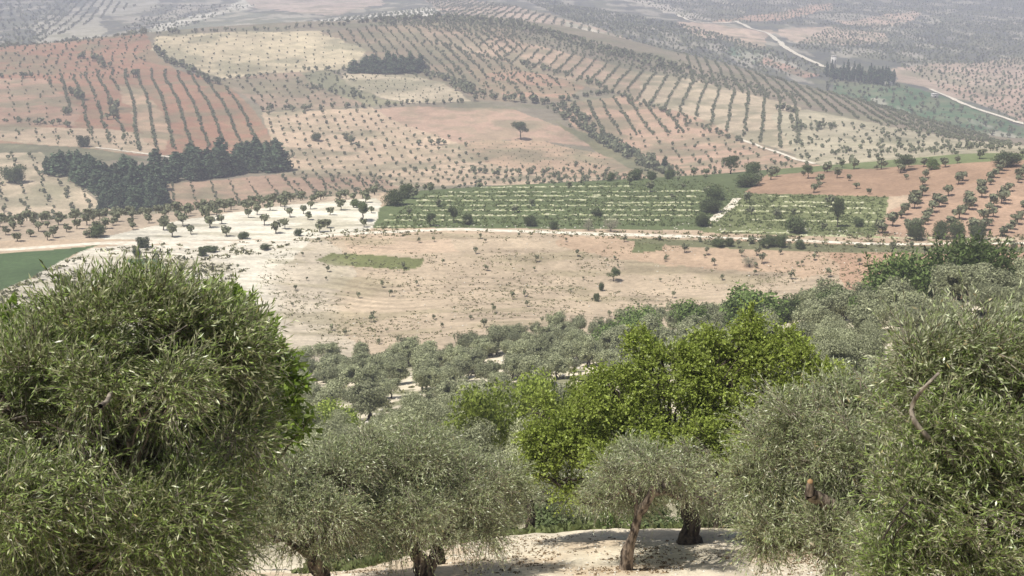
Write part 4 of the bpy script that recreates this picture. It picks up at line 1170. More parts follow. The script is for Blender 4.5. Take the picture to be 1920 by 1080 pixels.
# hedges and tree lines
for k, (img, sp, sz) in enumerate([
    ([(0, 92), (130, 76), (280, 64), (420, 60), (600, 50), (780, 36)], 5, 4.0),
    ([(700, 42), (850, 33), (960, 45), (1100, 82), (1290, 130)], 3, 4.5),
    ([(700, 50), (850, 40), (960, 52), (1100, 90), (1290, 138)], 3.5, 4.5),
    ([(290, 98), (330, 125), (365, 135), (400, 160)], 3.5, 5),
    ([(430, 150), (520, 138), (640, 130)], 5, 3.5),
    ([(480, 208), (620, 204), (760, 196), (900, 192)], 4, 3.5),
    ([(800, 80), (900, 105), (1000, 125), (1100, 150), (1140, 170)], 4, 3.5),
    ([(1050, 190), (1110, 180), (1160, 172)], 3, 3.5),
    ([(1040, 200), (1080, 235), (1120, 265), (1200, 300), (1260, 330)], 2.2, 4.0),
    ([(1060, 200), (1100, 235), (1140, 265), (1220, 305)], 2.6, 4.0),
    ([(1160, 175), (1240, 210), (1330, 245), (1400, 268)], 4, 3.0),
    ([(0, 148), (80, 145)], 6, 4), ([(0, 228), (60, 232), (140, 238)], 3, 3.4),
    ([(140, 105), (180, 115), (200, 130)], 4, 5), ([(210, 200), (215, 225)], 5, 6), ([(240, 140), (262, 145)], 5, 5),
    ([(140, 180), (160, 190)], 5, 6), ([(110, 215), (130, 218)], 5, 6), ([(870, 325), (940, 328), (1020, 326)], 2.5, 3.2),
    ([(500, 120), (560, 118)], 12, 3), ([(780, 270), (850, 275)], 5, 4), ([(640, 262), (680, 280)], 8, 4.5),
    ([(1450, 205), (1490, 212)], 2.5, 4), ([(1480, 245), (1560, 240)], 2.5, 4), ([(830, 320), (740, 322)], 5, 3),
    ([(560, 160), (640, 175), (700, 190)], 4, 3.4), ([(860, 160), (900, 180), (960, 190), (1040, 196)], 3, 5), ([(760, 120), (830, 150), (880, 175)], 4, 5)]):
    olives(hedge(3, img, sp, sz, 400 + k), FARL, 'olives of the far orchards')

OL = [c for c in OL if not (c[1] < 33)]
def shown(c):
    px, py = project(c[0], c[1], c[2]); return -60 < px < 1980 and -30 < py < 1150
OL = [c for c in OL if shown(c)]
FG_MASK = [(-60, 640), (100, 600), (210, 520), (330, 545), (470, 600), (530, 690), (550, 830), (620, 870), (740, 845), (900, 850), (960, 830), (1060, 740), (1180, 690), (1400, 640), (1500, 650), (1560, 710), (1480, 790), (1560, 750), (1690, 720), (1740, 620), (1980, 660), (1980, 1200), (-60, 1200)]
def hidden_by_foreground(c):
    # nothing of this tree shows past the foreground crowns
    px, py = project(c[0], c[1], c[2] + 3.0 * c[3])
    px = np.array([px]); py = np.array([py])
    return bool(inpoly(px, py - 12, FG_MASK)[0] and inpoly(px, py, FG_MASK)[0])
HID = [c for c in OL if hidden_by_foreground(c)]
OL = [c for c in OL if not hidden_by_foreground(c)]
BARE = [(930, 682, 26, 12), (1050, 742, 60, 16), (650, 800, 70, 22), (1595, 672, 42, 18), (1885, 606, 45, 20), (800, 662, 40, 9), (700, 700, 20, 8), (880, 770, 40, 14), (770, 720, 22, 14), (1240, 800, 40, 15), (1490, 670, 20, 8)]
def on_bare(c):
    if c[1] > 205: return False
    px, py = project(c[0], c[1], c[2])
    return any(abs(px - b[0]) < b[2] * .6 and -b[3] * .6 < py - b[1] < b[3] * .6 + 15 for b in BARE)
OL = [c for c in OL if not on_bare(c)]
OL.sort(key=lambda c: math.hypot(c[0], c[1]) / c[3])
N_IND = 292
rngI = np.random.default_rng(9)
for c in OL[:N_IND]:
    r = math.hypot(c[0], c[1]); s = c[3]
    rz = rngI.uniform(0, 6.28); sv = (s * rngI.uniform(.98, 1.25), s * rngI.uniform(.98, 1.25), s * rngI.uniform(.9, 1.15))
    if r < 235:
        G_ = GROVE if r > 118 else GROVE_N
        tm, cm = G_[rngI.integers(len(G_))]
        root = link('olive_tree', None, loc=(c[0], c[1], c[2] - .05), rotz=rz, scale=sv)
        tag(root, c[4], 'olive tree', c[5])
        link('trunk', tm, root); link('crown', cm, root)
    else:
        root = link('olive_tree', ORCH[rngI.integers(len(ORCH))], loc=(c[0], c[1], c[2] - .05), rotz=rz, scale=sv)
        tag(root, c[4], 'olive tree', c[5])

BASES = {'olives on the rim above the red strip': 'rim olive above the red strip', 'olives on the rim of the green terraces': 'rim olive above green terraces', 'low olives in the verge below the track': 'low verge olive below the track', 'olives just below the clearing': 'grey-green olive just below the clearing', 'olives of the crowded grove on the white slope': 'grey-green olive of the crowded grove', 'olives on the white rocks': 'grey-green olive on white rock',
         'olives of the right hand slope': 'grey olive of the right slope', 'olives on the chalk-white field': 'small round olive on chalk-white soil', 'olives along the plateau rim': 'brown-soil rim olive',
         'olives in slanting rows on red soil': 'red-soil row olive', 'olives on the bare red strip': 'olive on the bare red strip', 'olives on the green terraces': 'small olive on green terraces',
         'olives on the walled terraces': 'small olive on walled terraces'}
for g_, b_ in BASES.items():
    single_out([o for o in COL.objects if o.get('group') == g_ and o.parent is None], b_)

def far_mass(cands, name):
    rng = np.random.default_rng(77)
    tv, tq, tm = [], [], []
    def template(nq, size, seed):
        r_ = np.random.default_rng(seed)
        bl = olive_blobs(r_, .9, .95, 3)
        v, q = clump_quads(r_, bl, nq, size, .35, 0, 1, seed, 1.2, 0, .9)
        # a stem
        st = np.array([[-.12, 0, -.3], [.12, 0, -.3], [.1, 0, 1.6], [-.1, 0, 1.6], [0, -.12, -.3], [0, .12, -.3], [0, .1, 1.6], [0, -.1, 1.6]])
        return np.concatenate([v, st]).reshape(-1, 4, 3), np.array([0] * nq + [1, 1])
    NEAR_T = [template(1500, .14, 560 + k) for k in range(4)]
    LOD = [[template(110, .62, 500 + k) for k in range(6)], [template(34, 1.15, 520 + k) for k in range(6)], [template(12, 1.9, 540 + k) for k in range(6)]]
    vs, ms = [], []
    for c in cands:
        r = math.hypot(c[0], c[1])
        T, m = NEAR_T[rng.integers(4)] if r < 210 else LOD[0 if r < 520 else 1 if r < 1150 else 2][rng.integers(6)]
        a = rng.uniform(0, 6.28); ca, sa = math.cos(a), math.sin(a)
        s = c[3]
        x = (T[..., 0] * ca - T[..., 1] * sa) * s + c[0]; y = (T[..., 0] * sa + T[..., 1] * ca) * s + c[1]
        z = T[..., 2] * s * rng.uniform(.85, 1.15) + c[2] - .1
        vs.append(np.stack([x, y, z], -1)); ms.append(m)
    V = np.concatenate(vs); Mi = np.concatenate(ms)
    me = mesh_from(name, V.reshape(-1, 3), np.arange(len(V) * 4).reshape(-1, 4), [M_OLIVE_FAR, M_BARKD], Mi)
    print('FAR TREES', len(cands), 'quads', len(V))
    return link(name, me)
HID += [c for c in fill_side(2600, 5) if hidden_by_foreground(c) or not shown(c)]
print('HIDDEN', len(HID))
o = far_mass(OL[N_IND:] + HID, 'far_olive_orchards')
tag(o, 'thousands of olive trees in rows over the far hills', 'olive orchards', kind='stuff')

# ------------------------------------------------------------------ young trees of the sandy field
SP_ = []
SPOLY = [(520, 455), (850, 440), (1100, 446), (1920, 470), (1920, 545), (1500, 560), (1300, 600), (1080, 600), (620, 660), (540, 600), (480, 520)]
sp = rows(2, SPOLY, (560, 600), (640, 450), 10, 9.5, 1.5, .28, .22, .35, 91)
sp2 = rows(2, [(1250, 450), (1920, 470), (1920, 540), (1450, 560), (1300, 520)], (1300, 500), (1850, 500), 6, 6.5, 2.3, .3, .4, .4, 92)
sp3 = rows(2, [(30, 540), (160, 472), (330, 458), (520, 458), (430, 520), (440, 600), (30, 600)], (200, 500), (480, 470), 7, 8, 1.7, .4, .35, .4, 93)
def put_saps(pts, lab, grp, k=3.2 / 1.7, mx=200):
    for p in pts[:mx]:
        o = link('young_tree', SAP[rngI.integers(6)], loc=(p[0], p[1], p[2] - .03), rotz=rngI.uniform(0, 6.28), scale=p[3] * k * rngI.uniform(.9, 1.1))
        tag(o, lab, 'sapling', grp)
def on_view(p):
    px, py = project(p[0], p[1], p[2])
    return -10 < px < 1930 and not (px < 490 and py > 600)
sp = [p for p in sp if on_view(p)]; sp2 = [p for p in sp2 if on_view(p)]; sp3 = [p for p in sp3 if on_view(p)]
rngI.shuffle(sp2); rngI.shuffle(sp3)
print('SAPS', len(sp), len(sp2), len(sp3))
put_saps(sp, 'tiny dark sapling on the wide sandy field below the pale track', 'saplings on the sandy field', mx=170)
put_saps(sp2, 'bushy sapling on the pinkish right end of the sandy field', 'saplings on the pinkish end of the field', mx=95)
put_saps(sp3, 'young shrubby tree on the chalk-white ground above the big left olive', 'young trees on the left chalk', mx=52)

single_out([o for o in COL.objects if o.get('group') == 'saplings on the sandy field'], 'tiny sandy-field sapling')
single_out([o for o in COL.objects if o.get('group') == 'saplings on the pinkish end of the field'], 'bushy pinkish-field sapling')
single_out([o for o in COL.objects if o.get('group') == 'young trees on the left chalk'], 'shrubby young tree on chalk')

# ------------------------------------------------------------------ single shrubs and trees one can point at
def bush(px, py, r, w, h, kind, label, cat='shrub', name='shrub', group=None, byground=True):
    """px,py foot as sighted; w,h in photo pixels; r range or None to take it from the land"""
    if r is None:
        P = hit(px, py)[0]
    else:
        a, _, ux, uy = ray(px, py)
        P = np.array([float(ux) * r, float(uy) * r, 0]); P[2] = hgt(P[0], P[1])[0]
    rr = math.hypot(P[0], P[1])
    m = math.hypot(rr, P[2]) / F
    W_, H_ = w * m, h * m
    T = {'g': BUSH_G, 'd': BUSH_D, 'y': BUSH_Y, 's': BUSH_S, 't': BUSH_T, 'o': GROVE if rr > 118 else GROVE_N, 'r': BUSH_R, 'k': BUSH_K}[kind]
    tm, cm = T[rngI.integers(len(T))]
    base_w, base_h = (2.9, 2.35) if kind != 's' else (2.9, 3.2)
    if kind == 'o': base_w, base_h = 3.3, 3.2
    if kind in 'rk': base_w, base_h = 3.1, 3.35
    root = link(name, None, loc=(P[0], P[1], P[2] - .08), rotz=rngI.uniform(0, 6.28), scale=(W_ / base_w, W_ / base_w, H_ / base_h))
    tag(root, label, cat, group)
    link('trunk' if kind == 'o' or cat == 'tree' else 'stems', tm, root); link('crown', cm, root)
    return root

bush(1700, 590, 145, 165, 118, 's', 'dark green shoot-topped shrub at the left end of the right hand thicket', 'shrub')
bush(1820, 565, 145, 165, 128, 's', 'highest dark green shrub with upright shoots reaching up to the pale track', 'shrub')
bush(1870, 575, 148, 90, 62, 'g', 'mid green shrub just right of the highest shoot-topped shrub', 'shrub')
bush(1555, 592, 148, 90, 75, 'd', 'dark green round shrub at the foot of the pinkish field, left of the shoot-topped thicket', 'shrub')
bush(1520, 570, 152, 50, 60, 'o', 'grey rounded olive-like shrub at the edge of the pinkish field', 'shrub')
bush(1625, 605, 140, 90, 58, 'g', 'light green low shrub between the two dark shrubs on the right', 'shrub')
bush(1195, 625, 172, 130, 78, 'g', 'broad green tree with rounded top at the lower edge of the sandy field', 'tree', 'tree')
bush(1140, 650, 168, 90, 60, 'g', 'green bush left of the round-topped tree at the field edge', 'shrub')
bush(1305, 630, 165, 100, 80, 'g', 'mid green tree right of the round-topped tree at the field edge', 'tree', 'tree')
bush(1420, 640, 155, 170, 90, 'g', 'wide mid green tree behind the top of the bright yellow-green tree', 'tree', 'tree')
bush(1390, 625, 158, 90, 72, 'd', 'darker green tree beside the wide one behind the bright yellow-green tree', 'tree', 'tree')
bush(1480, 620, 155, 70, 60, 'd', 'dark green shrub at the foot of the field above the bright tree', 'shrub')
bush(1230, 680, 150, 120, 60, 'g', 'low green bush under the round-topped tree, above the bright tree', 'shrub')
bush(628, 820, None, 105, 90, 'y', 'round yellow-green bush right of the big left olive', 'shrub')
bush(905, 915, 55, 150, 225, 'r', 'yellow-green leafy tree left of the bright tree, among grey olives', 'tree', 'tree')
bush(1000, 915, 57, 150, 235, 'r', 'yellow-green leafy tree joining the left side of the bright tree', 'tree', 'tree')
bush(955, 840, None, 85, 110, 'o', 'grey round olive before the yellow-green trees', 'olive tree', 'olive_tree')
bush(1090, 900, 57, 130, 200, 'r', 'yellow-green tree hidden mostly by the bright tree', 'tree', 'tree')
bush(1660, 730, 80, 95, 90, 'g', 'deep green bush among the white rocks left of the nearest right olive', 'shrub')
bush(1560, 690, None, 95, 85, 'o', 'round grey olive above white rocks, right of the bright tree top', 'olive tree', 'olive_tree')
bush(1630, 680, None, 80, 80, 'o', 'grey olive on white rocks beside the deep green bush', 'olive tree', 'olive_tree')
bush(735, 1062, 24.5, 90, 75, 'd', 'dark green low shrub behind the forked-trunk olive', 'shrub')
bush(640, 1070, 24, 80, 70, 'd', 'dark green low shrub at the bottom edge left of the forked-trunk olive', 'shrub')
bush(1050, 1000, 28.5, 150, 80, 'd', 'shaded dark undergrowth under the left arm of the bright tree', 'shrub')
bush(1130, 1000, 29, 150, 80, 'g', 'shaded green undergrowth behind the slanting trunk', 'shrub')
bush(1240, 1000, 30, 150, 75, 'd', 'shaded dark undergrowth behind the dark straight trunk', 'shrub')
bush(900, 1010, 28, 150, 70, 'o', 'shaded olive scrub at the left of the clearing rim', 'shrub')
bush(1060, 955, 33, 110, 60, 't', 'dry bare-twigged scrub at the rim of the clearing', 'shrub')
for k_, (px_, r_, w_, h_, kd_, lb_) in enumerate([
    (925, 30, 130, 105, 'o', 'dim olive scrub behind the right drooping sprays of the forked-trunk olive'),
    (1010, 31, 140, 120, 'o', 'dim olive scrub around the twisted dark trunk'),
    (1110, 31, 150, 130, 'o', 'dim olive scrub left of the slanting trunk, behind the rim'),
    (1200, 33, 150, 120, 'o', 'dim olive scrub between the slanting trunk and the dark straight trunk'),
    (1430, 31, 160, 130, 'o', 'dim olive scrub right of the small thin-trunked olive'),
    (1330, 34, 150, 110, 'd', 'dark green scrub far behind the dark straight trunk'),
    (700, 29, 170, 120, 'o', 'dim olive scrub behind the forked trunk, left side'),
    (820, 31, 150, 110, 'o', 'dim olive scrub behind the forked trunk, right side')]):
    bush(px_, 990, r_, w_, h_, kd_, lb_, 'shrub')
# plateau singles
for (px, py, w, h, kd, lab) in [
    (1150, 527, 28, 27, 'd', 'solitary dark green tree on the sandy field with its shadow beneath'),
    (1127, 545, 13, 20, 'd', 'upper one of two small trees on the sandy field right of centre'),
    (1120, 565, 16, 22, 'd', 'lower one of two small trees on the sandy field right of centre'),
    (1405, 500, 38, 30, 't', 'pale bare-twigged bush on the pinkish field'),
    (1490, 436, 50, 42, 'd', 'broad dark bush on the walled terraces right of the stony strip'),
    (807, 424, 26, 26, 'd', 'dark round tree on the lower green terrace, leftmost near the track'),
    (851, 418, 22, 32, 'd', 'upright dark tree on the lower green terrace'),
    (877, 420, 26, 24, 'd', 'small dark bush right of the upright dark tree by the track'),
    (998, 424, 32, 28, 'd', 'round green bush above the middle of the pale track'),
    (1039, 430, 22, 18, 'd', 'low dark bush touching the upper side of the pale track'),
    (1103, 432, 30, 28, 't', 'pale leafless bush above the track'),
    (1145, 434, 42, 38, 't', 'largest pale leafless bush above the track'),
    (1120, 405, 24, 16, 'd', 'small dark bush on the green terraces over the leafless bushes'),
    (1370, 326, 36, 34, 'd', 'large round tree on the skyline of the green terraces'),
    (1412, 330, 40, 34, 'd', 'bushy round tree right of the large one on the terrace skyline'),
    (1395, 350, 60, 34, 'd', 'wide green thicket below the skyline trees'),
    (1345, 375, 48, 34, 'd', 'upper part of the thicket at the stony strip'),
    (1330, 398, 50, 32, 'd', 'middle part of the thicket at the stony strip'),
    (1315, 424, 32, 28, 'd', 'lowest bush of the thicket by the pale track'),
    (740, 385, 52, 34, 'd', 'dark thicket at the upper left corner of the green terraces'),
    (762, 372, 32, 34, 'd', 'taller dark bush at the corner of the green terraces'),
    (1144, 340, 24, 22, 'd', 'dark tree on the rim above the green terraces, left one'),
    (1190, 338, 38, 24, 'd', 'double-crowned dark tree on the rim above the green terraces'),
    (1222, 338, 22, 20, 'd', 'small dark tree on the rim right of the double-crowned one'),
    (1255, 336, 26, 24, 'd', 'dark tree on the rim beside the pointed one'),
    (1515, 335, 24, 28, 'd', 'round tree on red soil right of the skyline trees'),
    (1570, 426, 28, 56, 'd', 'tall dark tree on the walled terraces'),
    (1610, 425, 26, 24, 'd', 'dark bush right of the tall tree on the walled terraces'),
    (1718, 450, 34, 40, 'd', 'dark olive-green tree at the foot of the red field, leftmost of four'),
    (1763, 448, 32, 38, 'd', 'dark olive-green tree at the foot of the red field, second of four'),
    (1795, 448, 34, 40, 'd', 'dark olive-green tree at the foot of the red field, third of four'),
    (1835, 452, 38, 42, 'd', 'dark olive-green tree at the foot of the red field, rightmost of four'),
    (1345, 462, 30, 20, 'd', 'low bush under the track right of centre, leftmost'),
    (1365, 462, 22, 24, 'd', 'low upright bush under the track right of centre'),
    (1438, 462, 40, 24, 'd', 'wide dark hedge bush under the track'),
    (1465, 464, 24, 30, 'd', 'tallest hedge bush under the track'),
    (1500, 466, 26, 20, 'd', 'last hedge bush under the track on the right'),
    (268, 464, 30, 24, 'd', 'dark round bush on the left chalk beside the track'),
    (258, 482, 18, 22, 'd', 'small green bush below the dark round one on the left chalk'),
    (380, 480, 20, 22, 'd', 'upright bush on the chalk left of the sandy field'),
    (395, 472, 30, 14, 'd', 'low bush by the track end on the chalk'),
    (496, 468, 22, 14, 'd', 'dark low bush at the left corner of the sandy field'),
    (455, 448, 24, 16, 'd', 'dark bush on the white field just above the track, left'),
    (558, 442, 18, 16, 'd', 'dark bush on the white field just above the track, right'),
    (180, 445, 46, 30, 'd', 'green tree above the green left field'),
    (1880, 312, 62, 34, 'd', 'large dark tree on the rim at the right edge'),
    (1695, 320, 44, 30, 'd', 'dark tree on the rim left of the large one at the right edge'),
    (1750, 318, 30, 22, 'g', 'green tree on the rim near the right edge'),
    (680, 414, 40, 40, 'd', 'cluster of dark olives at the right end of the white field'),
]:
    bush(px, py, None, w, h, 'k' if (kd == 'd' and h >= 26 and w < 45 and 'bush' not in lab and 'foot of the red' not in lab and 'thicket' not in lab) else kd, lab, 'tree' if h > 26 else 'shrub', 'tree' if h > 26 else 'shrub')

# broad hill singles
def single_far(px, py, w, h, T, name, label, cat, group=None, bh=9.0, bw=4.4):
    P = hit(px, py)[0]; m = np.linalg.norm(P) / F
    o = link(name, T[rngI.integers(len(T))], loc=(P[0], P[1], P[2] - .2), rotz=rngI.uniform(0, 6.28), scale=(w * m / bw, w * m / bw, h * m / bh))
    tag(o, label, cat, group)
bush(977, 262, None, 31, 38, 'k', 'solitary dark spreading tree on the bare pink slope of the far hill', 'tree', 'tree')
bush(592, 264, None, 22, 18, 'd', 'dark round bush among the dotted rows right of the pine grove', 'shrub')
bush(28, 342, None, 48, 36, 'd', 'dark round tree left of the pine grove, near the left edge', 'tree', 'tree')
bush(157, 275, None, 28, 24, 'd', 'dark tree on the farm track above the pine grove', 'tree', 'tree')

def grove_in(poly, n, hpx, T, name, label, cat, group, wpx=None, seed=1):
    rng = np.random.default_rng(seed)
    xs = [p[0] for p in poly]; ys = [p[1] for p in poly]
    k = 0; tries = 0; placed = []
    while k < n and tries < n * 60:
        tries += 1
        x = rng.uniform(min(xs), max(xs)); y = rng.uniform(min(ys), max(ys))
        if not inpoly(np.array([x]), np.array([y]), poly)[0]: continue
        if any(abs(x - a) < hpx * .14 and abs(y - b) < 2.2 for a, b in placed): continue
        placed.append((x, y))
        h = hpx * rng.uniform(.62, 1.32)
        single_far(x, y, (wpx or h * .78) * rng.uniform(.85, 1.2), h, T, name, label, cat, group)
        k += 1
grove_in([(85, 322), (180, 318), (180, 335), (90, 330)], 14, 36, PINES, 'pine_tree', 'dark pine of the small left wing of the pine grove', 'pine tree', 'pines of the left wing', seed=1)
grove_in([(135, 340), (190, 330), (300, 345), (290, 375), (200, 375)], 34, 42, PINES, 'pine_tree', 'dark pine in the middle of the pine grove at the left', 'pine tree', 'pines of the grove middle', seed=2)
grove_in([(190, 372), (300, 365), (325, 395), (190, 398)], 22, 34, PINES, 'pine_tree', 'dark pine at the lowest front of the pine grove', 'pine tree', 'pines of the grove front', seed=3)
grove_in([(290, 330), (380, 310), (525, 300), (525, 322), (430, 330), (310, 348)], 46, 42, PINES, 'pine_tree', 'dark pine of the long right wing of the pine grove', 'pine tree', 'pines of the right wing', seed=4)
grove_in([(652, 134), (700, 128), (790, 132), (788, 138), (655, 138)], 24, 30, PINES, 'pine_tree', 'dark pine of the small clump on the far hill above the cream field', 'pine tree', 'pines of the far hill clump', wpx=26, seed=5)
grove_in([(1538, 142), (1580, 148), (1675, 158), (1672, 163), (1560, 150)], 34, 28, CYPR, 'cypress_tree', 'dark cypress of the distant clump by the winding road', 'cypress', 'cypresses by the distant road', wpx=16, seed=6)
for g_, b_ in (('pines of the left wing', "from left in the pine grove's small left wing"), ('pines of the grove middle', 'from left in the middle of the pine grove'), ('pines of the grove front', 'from left at the lowest front of the pine grove'),
               ('pines of the right wing', "from left in the pine grove's long right wing"), ('pines of the far hill clump', 'from left in the far hill clump above the cream field'), ('cypresses by the distant road', 'from left in the distant clump by the winding road')):
    L_ = sorted([o for o in COL.objects if o.get('group') == g_], key=lambda o: project(*o.location)[0])
    for n_, o in enumerate(L_):
        o['label'] = 'dark ' + ('cypress' if 'cypress' in g_ else 'pine') + ', ' + ordinal(n_ + 1) + ' ' + b_
single_far(1822 - 576, 325, 18, 34, PINES, 'pine_tree', 'pointed dark conifer rising behind the rim of the green terraces', 'pine tree')

# ------------------------------------------------------------------ farmhouse far off
def box(parts, c, s, m=0, rz=0):
    x, y, z = s[0] / 2, s[1] / 2, s[2] / 2
    v = np.array([[-x, -y, -z], [x, -y, -z], [x, y, -z], [-x, y, -z], [-x, -y, z], [x, -y, z], [x, y, z], [-x, y, z]])
    ca, sa = math.cos(rz), math.sin(rz)
    v = np.column_stack([v[:, 0] * ca - v[:, 1] * sa, v[:, 0] * sa + v[:, 1] * ca, v[:, 2]]) + np.array(c)
    q = np.array([[0, 3, 2, 1], [4, 5, 6, 7], [0, 1, 5, 4], [1, 2, 6, 5], [2, 3, 7, 6], [3, 0, 4, 7]])
    parts.add(v, q, m)
def house(px, py, r, w, h, label):
    a, _, ux, uy = ray(px, py)
    P = np.array([float(ux) * r, float(uy) * r, 0]) if r else hit(px, py)[0]
    P[2] = hgt(P[0], P[1])[0]
    root = link('farmhouse', None, loc=(P[0], P[1], P[2] - .3)); tag(root, label, 'house')
    p = Parts(); box(p, (0, 0, h / 2), (w, w * .9, h)); link('wall', p.mesh('wall', [M_PLASTER]), root)
    p = Parts(); box(p, (0, 0, h + .15), (w + .5, w * .9 + .5, .3)); link('roof', p.mesh('roof', [M_PLASTER]), root)
    for k in (-1, 1):
        p = Parts(); box(p, (k * w * .24, -w * .45 - .03, h * .6), (w * .16, .1, h * .18)); link('window', p.mesh('window', [M_DARKOPEN]), root)
    p = Parts(); box(p, (0, -w * .45 - .03, 1.1), (1.1, .1, 2.2)); link('door', p.mesh('door', [M_DARKOPEN]), root)
house(1562, 128, None, 4.5, 12, 'narrow pale tower-like house rising behind the distant cypresses')
house(1590, 149, None, 7, 4, 'low white farm building between the distant cypresses')
house(1665, 161, None, 6, 3.5, 'small white building at the right foot of the distant cypresses')
house(1752, 183, None, 5, 3.5, 'tiny white hut beside the pale road in the right hand valley')

# ------------------------------------------------------------------ dry stone walls of the terraces
def wall(x0, x1, y, y2, lab, grp, seed, h=.33):
    rng = np.random.default_rng(seed)
    n = max(6, int((x1 - x0) / 3))
    P = hit(np.linspace(x0, x1, n), np.linspace(y, y2, n) + (vnoise(np.arange(n) / 5., np.zeros(n), seed) - .5) * 1.2)
    P = tube_path(P, n * 3)
    P[:, 2] = hgt(P[:, 0], P[:, 1])
    n = len(P)
    hh = h * (.25 + 1.1 * vnoise(np.arange(n) / 3.5, np.full(n, 2.2), seed) ** 1.0) * (vnoise(np.arange(n) / 9., np.full(n, 8.1), seed + 3) > .33)
    v = np.stack([P + [0, -.35, -.2], P + np.stack([np.zeros(n), np.full(n, -.22), hh], 1), P + np.stack([np.zeros(n), np.full(n, .22), hh], 1), P + [0, .35, -.2]], 1)
    v += rng.normal(0, .05, v.shape)
    i = np.arange(n - 1)[:, None]; j = np.arange(3)[None]
    b = i * 4 + j
    q = np.stack([b, b + 4, b + 5, b + 1], -1).reshape(-1, 4)
    o = link('stone_wall', mesh_from('stone_wall', v.reshape(-1, 3), q[:, ::-1], [M_WALL])); tag(o, lab, 'stone wall', grp)
LW = 'low white dry-stone wall crossing the big green terraced field'
RW = 'low white dry-stone wall crossing the terraces right of the stony strip'
for k, (x0, x1, y, y2) in enumerate([(900, 1180, 352, 350), (840, 1330, 361, 359), (800, 1160, 369, 367), (1080, 1310, 370, 369), (780, 1100, 377, 376), (1130, 1330, 381, 380), (760, 1300, 386, 386), (790, 1060, 395, 395), (1100, 1310, 394, 395), (730, 1000, 404, 405), (1010, 1300, 403, 405), (720, 900, 413, 414), (1050, 1240, 412, 413), (705, 770, 426, 425)]):
    wall(x0, x1, y, y2, LW, 'walls of the big green terraces', 600 + k)
for k, (x0, x1, y, y2) in enumerate([(1440, 1480, 368, 369), (1470, 1620, 379, 381), (1380, 1560, 386, 388), (1380, 1640, 396, 401), (1410, 1650, 413, 417), (1580, 1650, 391, 392), (1350, 1480, 434, 437), (1500, 1900, 442, 451)]):
    wall(x0, x1, y, y2, RW, 'walls of the right hand terraces', 640 + k)

for g_, b_ in (('walls of the big green terraces', 'from the top on the big green terraced field'), ('walls of the right hand terraces', 'from the top right of the stony strip')):
    L_ = [o for o in COL.objects if o.get('group') == g_]
    L_.sort(key=lambda o: project(*np.array([v.co for v in o.data.vertices]).mean(0))[1])
    for n_, o in enumerate(L_):
        o['label'] = 'low white dry-stone wall, ' + ordinal(n_ + 1) + ' ' + b_

# ------------------------------------------------------------------ weeds, grass, loose stones
def tufts(pts, size, nb, rng, flat=.5):
    """small leaf sprays standing on given ground points"""
    n = len(pts)
    c = np.repeat(pts, nb, axis=0) + rng.normal(0, 1, (n * nb, 3)) * np.array([.35, .35, .05]) * np.repeat(size, nb)[:, None]
    d = norm(rng.normal(0, 1, (n * nb, 3)) * np.array([1, 1, .3]) + np.array([0, 0, flat]))
    s = np.repeat(size, nb)[:, None]
    side = norm(np.cross(d, rng.normal(0, 1, (n * nb, 3))))
    L = s * rng.uniform(.5, 1.1, (n * nb, 1)); W = s * .28
    v = np.stack([c, c + d * L * .5 + side * W, c + d * L, c + d * L * .5 - side * W], 1)
    return v.reshape(-1, 3), np.arange(4 * n * nb).reshape(-1, 4)

def scatter_img(poly, n, rng, zone=None):
    xs = [p[0] for p in poly]; ys = [p[1] for p in poly]
    x = rng.uniform(min(xs), max(xs), n); y = rng.uniform(min(ys), max(ys), n)
    m = inpoly(x, y, poly)
    P = hit(x[m], y[m])
    if zone: P = P[zone_of(P[:, 0], P[:, 1]) == zone]
    return P

rng = np.random.default_rng(88)
pr = Parts()
P = scatter_img(SPOLY, 13000, rng, 2)
k = fbm(P[:, 0] / 9 + 3, P[:, 1] / 9, 91, 3) + rng.uniform(-.12, .12, len(P)) > .47
v, q = tufts(P[k], rng.uniform(.15, .5, k.sum()) ** 1.0, 5, rng); pr.add(v, q)
P = scatter_img([(0, 545), (60, 520), (150, 470), (330, 455), (560, 450), (500, 480), (440, 520), (470, 600), (0, 600)], 2600, rng, 2)
k = fbm(P[:, 0] / 7 + 3, P[:, 1] / 7, 92, 3) + rng.uniform(-.1, .1, len(P)) > .46
v, q = tufts(P[k], rng.uniform(.3, .9, k.sum()), 8, rng); pr.add(v, q)
P = scatter_img([(560, 430), (1920, 440), (1920, 475), (1100, 446), (850, 436), (560, 458)], 1800, rng, 2)
v, q = tufts(P, rng.uniform(.3, .9, len(P)), 7, rng); pr.add(v, q)
P = scatter_img([(480, 640), (1100, 590), (2000, 520), (2000, 800), (1300, 900), (480, 900)], 5200, rng, 1)
k = fbm(P[:, 0] / 4 + 3, P[:, 1] / 4, 93, 3) > .45
v, q = tufts(P[k], rng.uniform(.2, .7, k.sum()), 12, rng); pr.add(v, q)
o = link('dry_weeds', pr.mesh('dry_weeds', [M_WEED])); tag(o, 'dry weeds and low scrub scattered over the fields', 'weeds', kind='stuff')

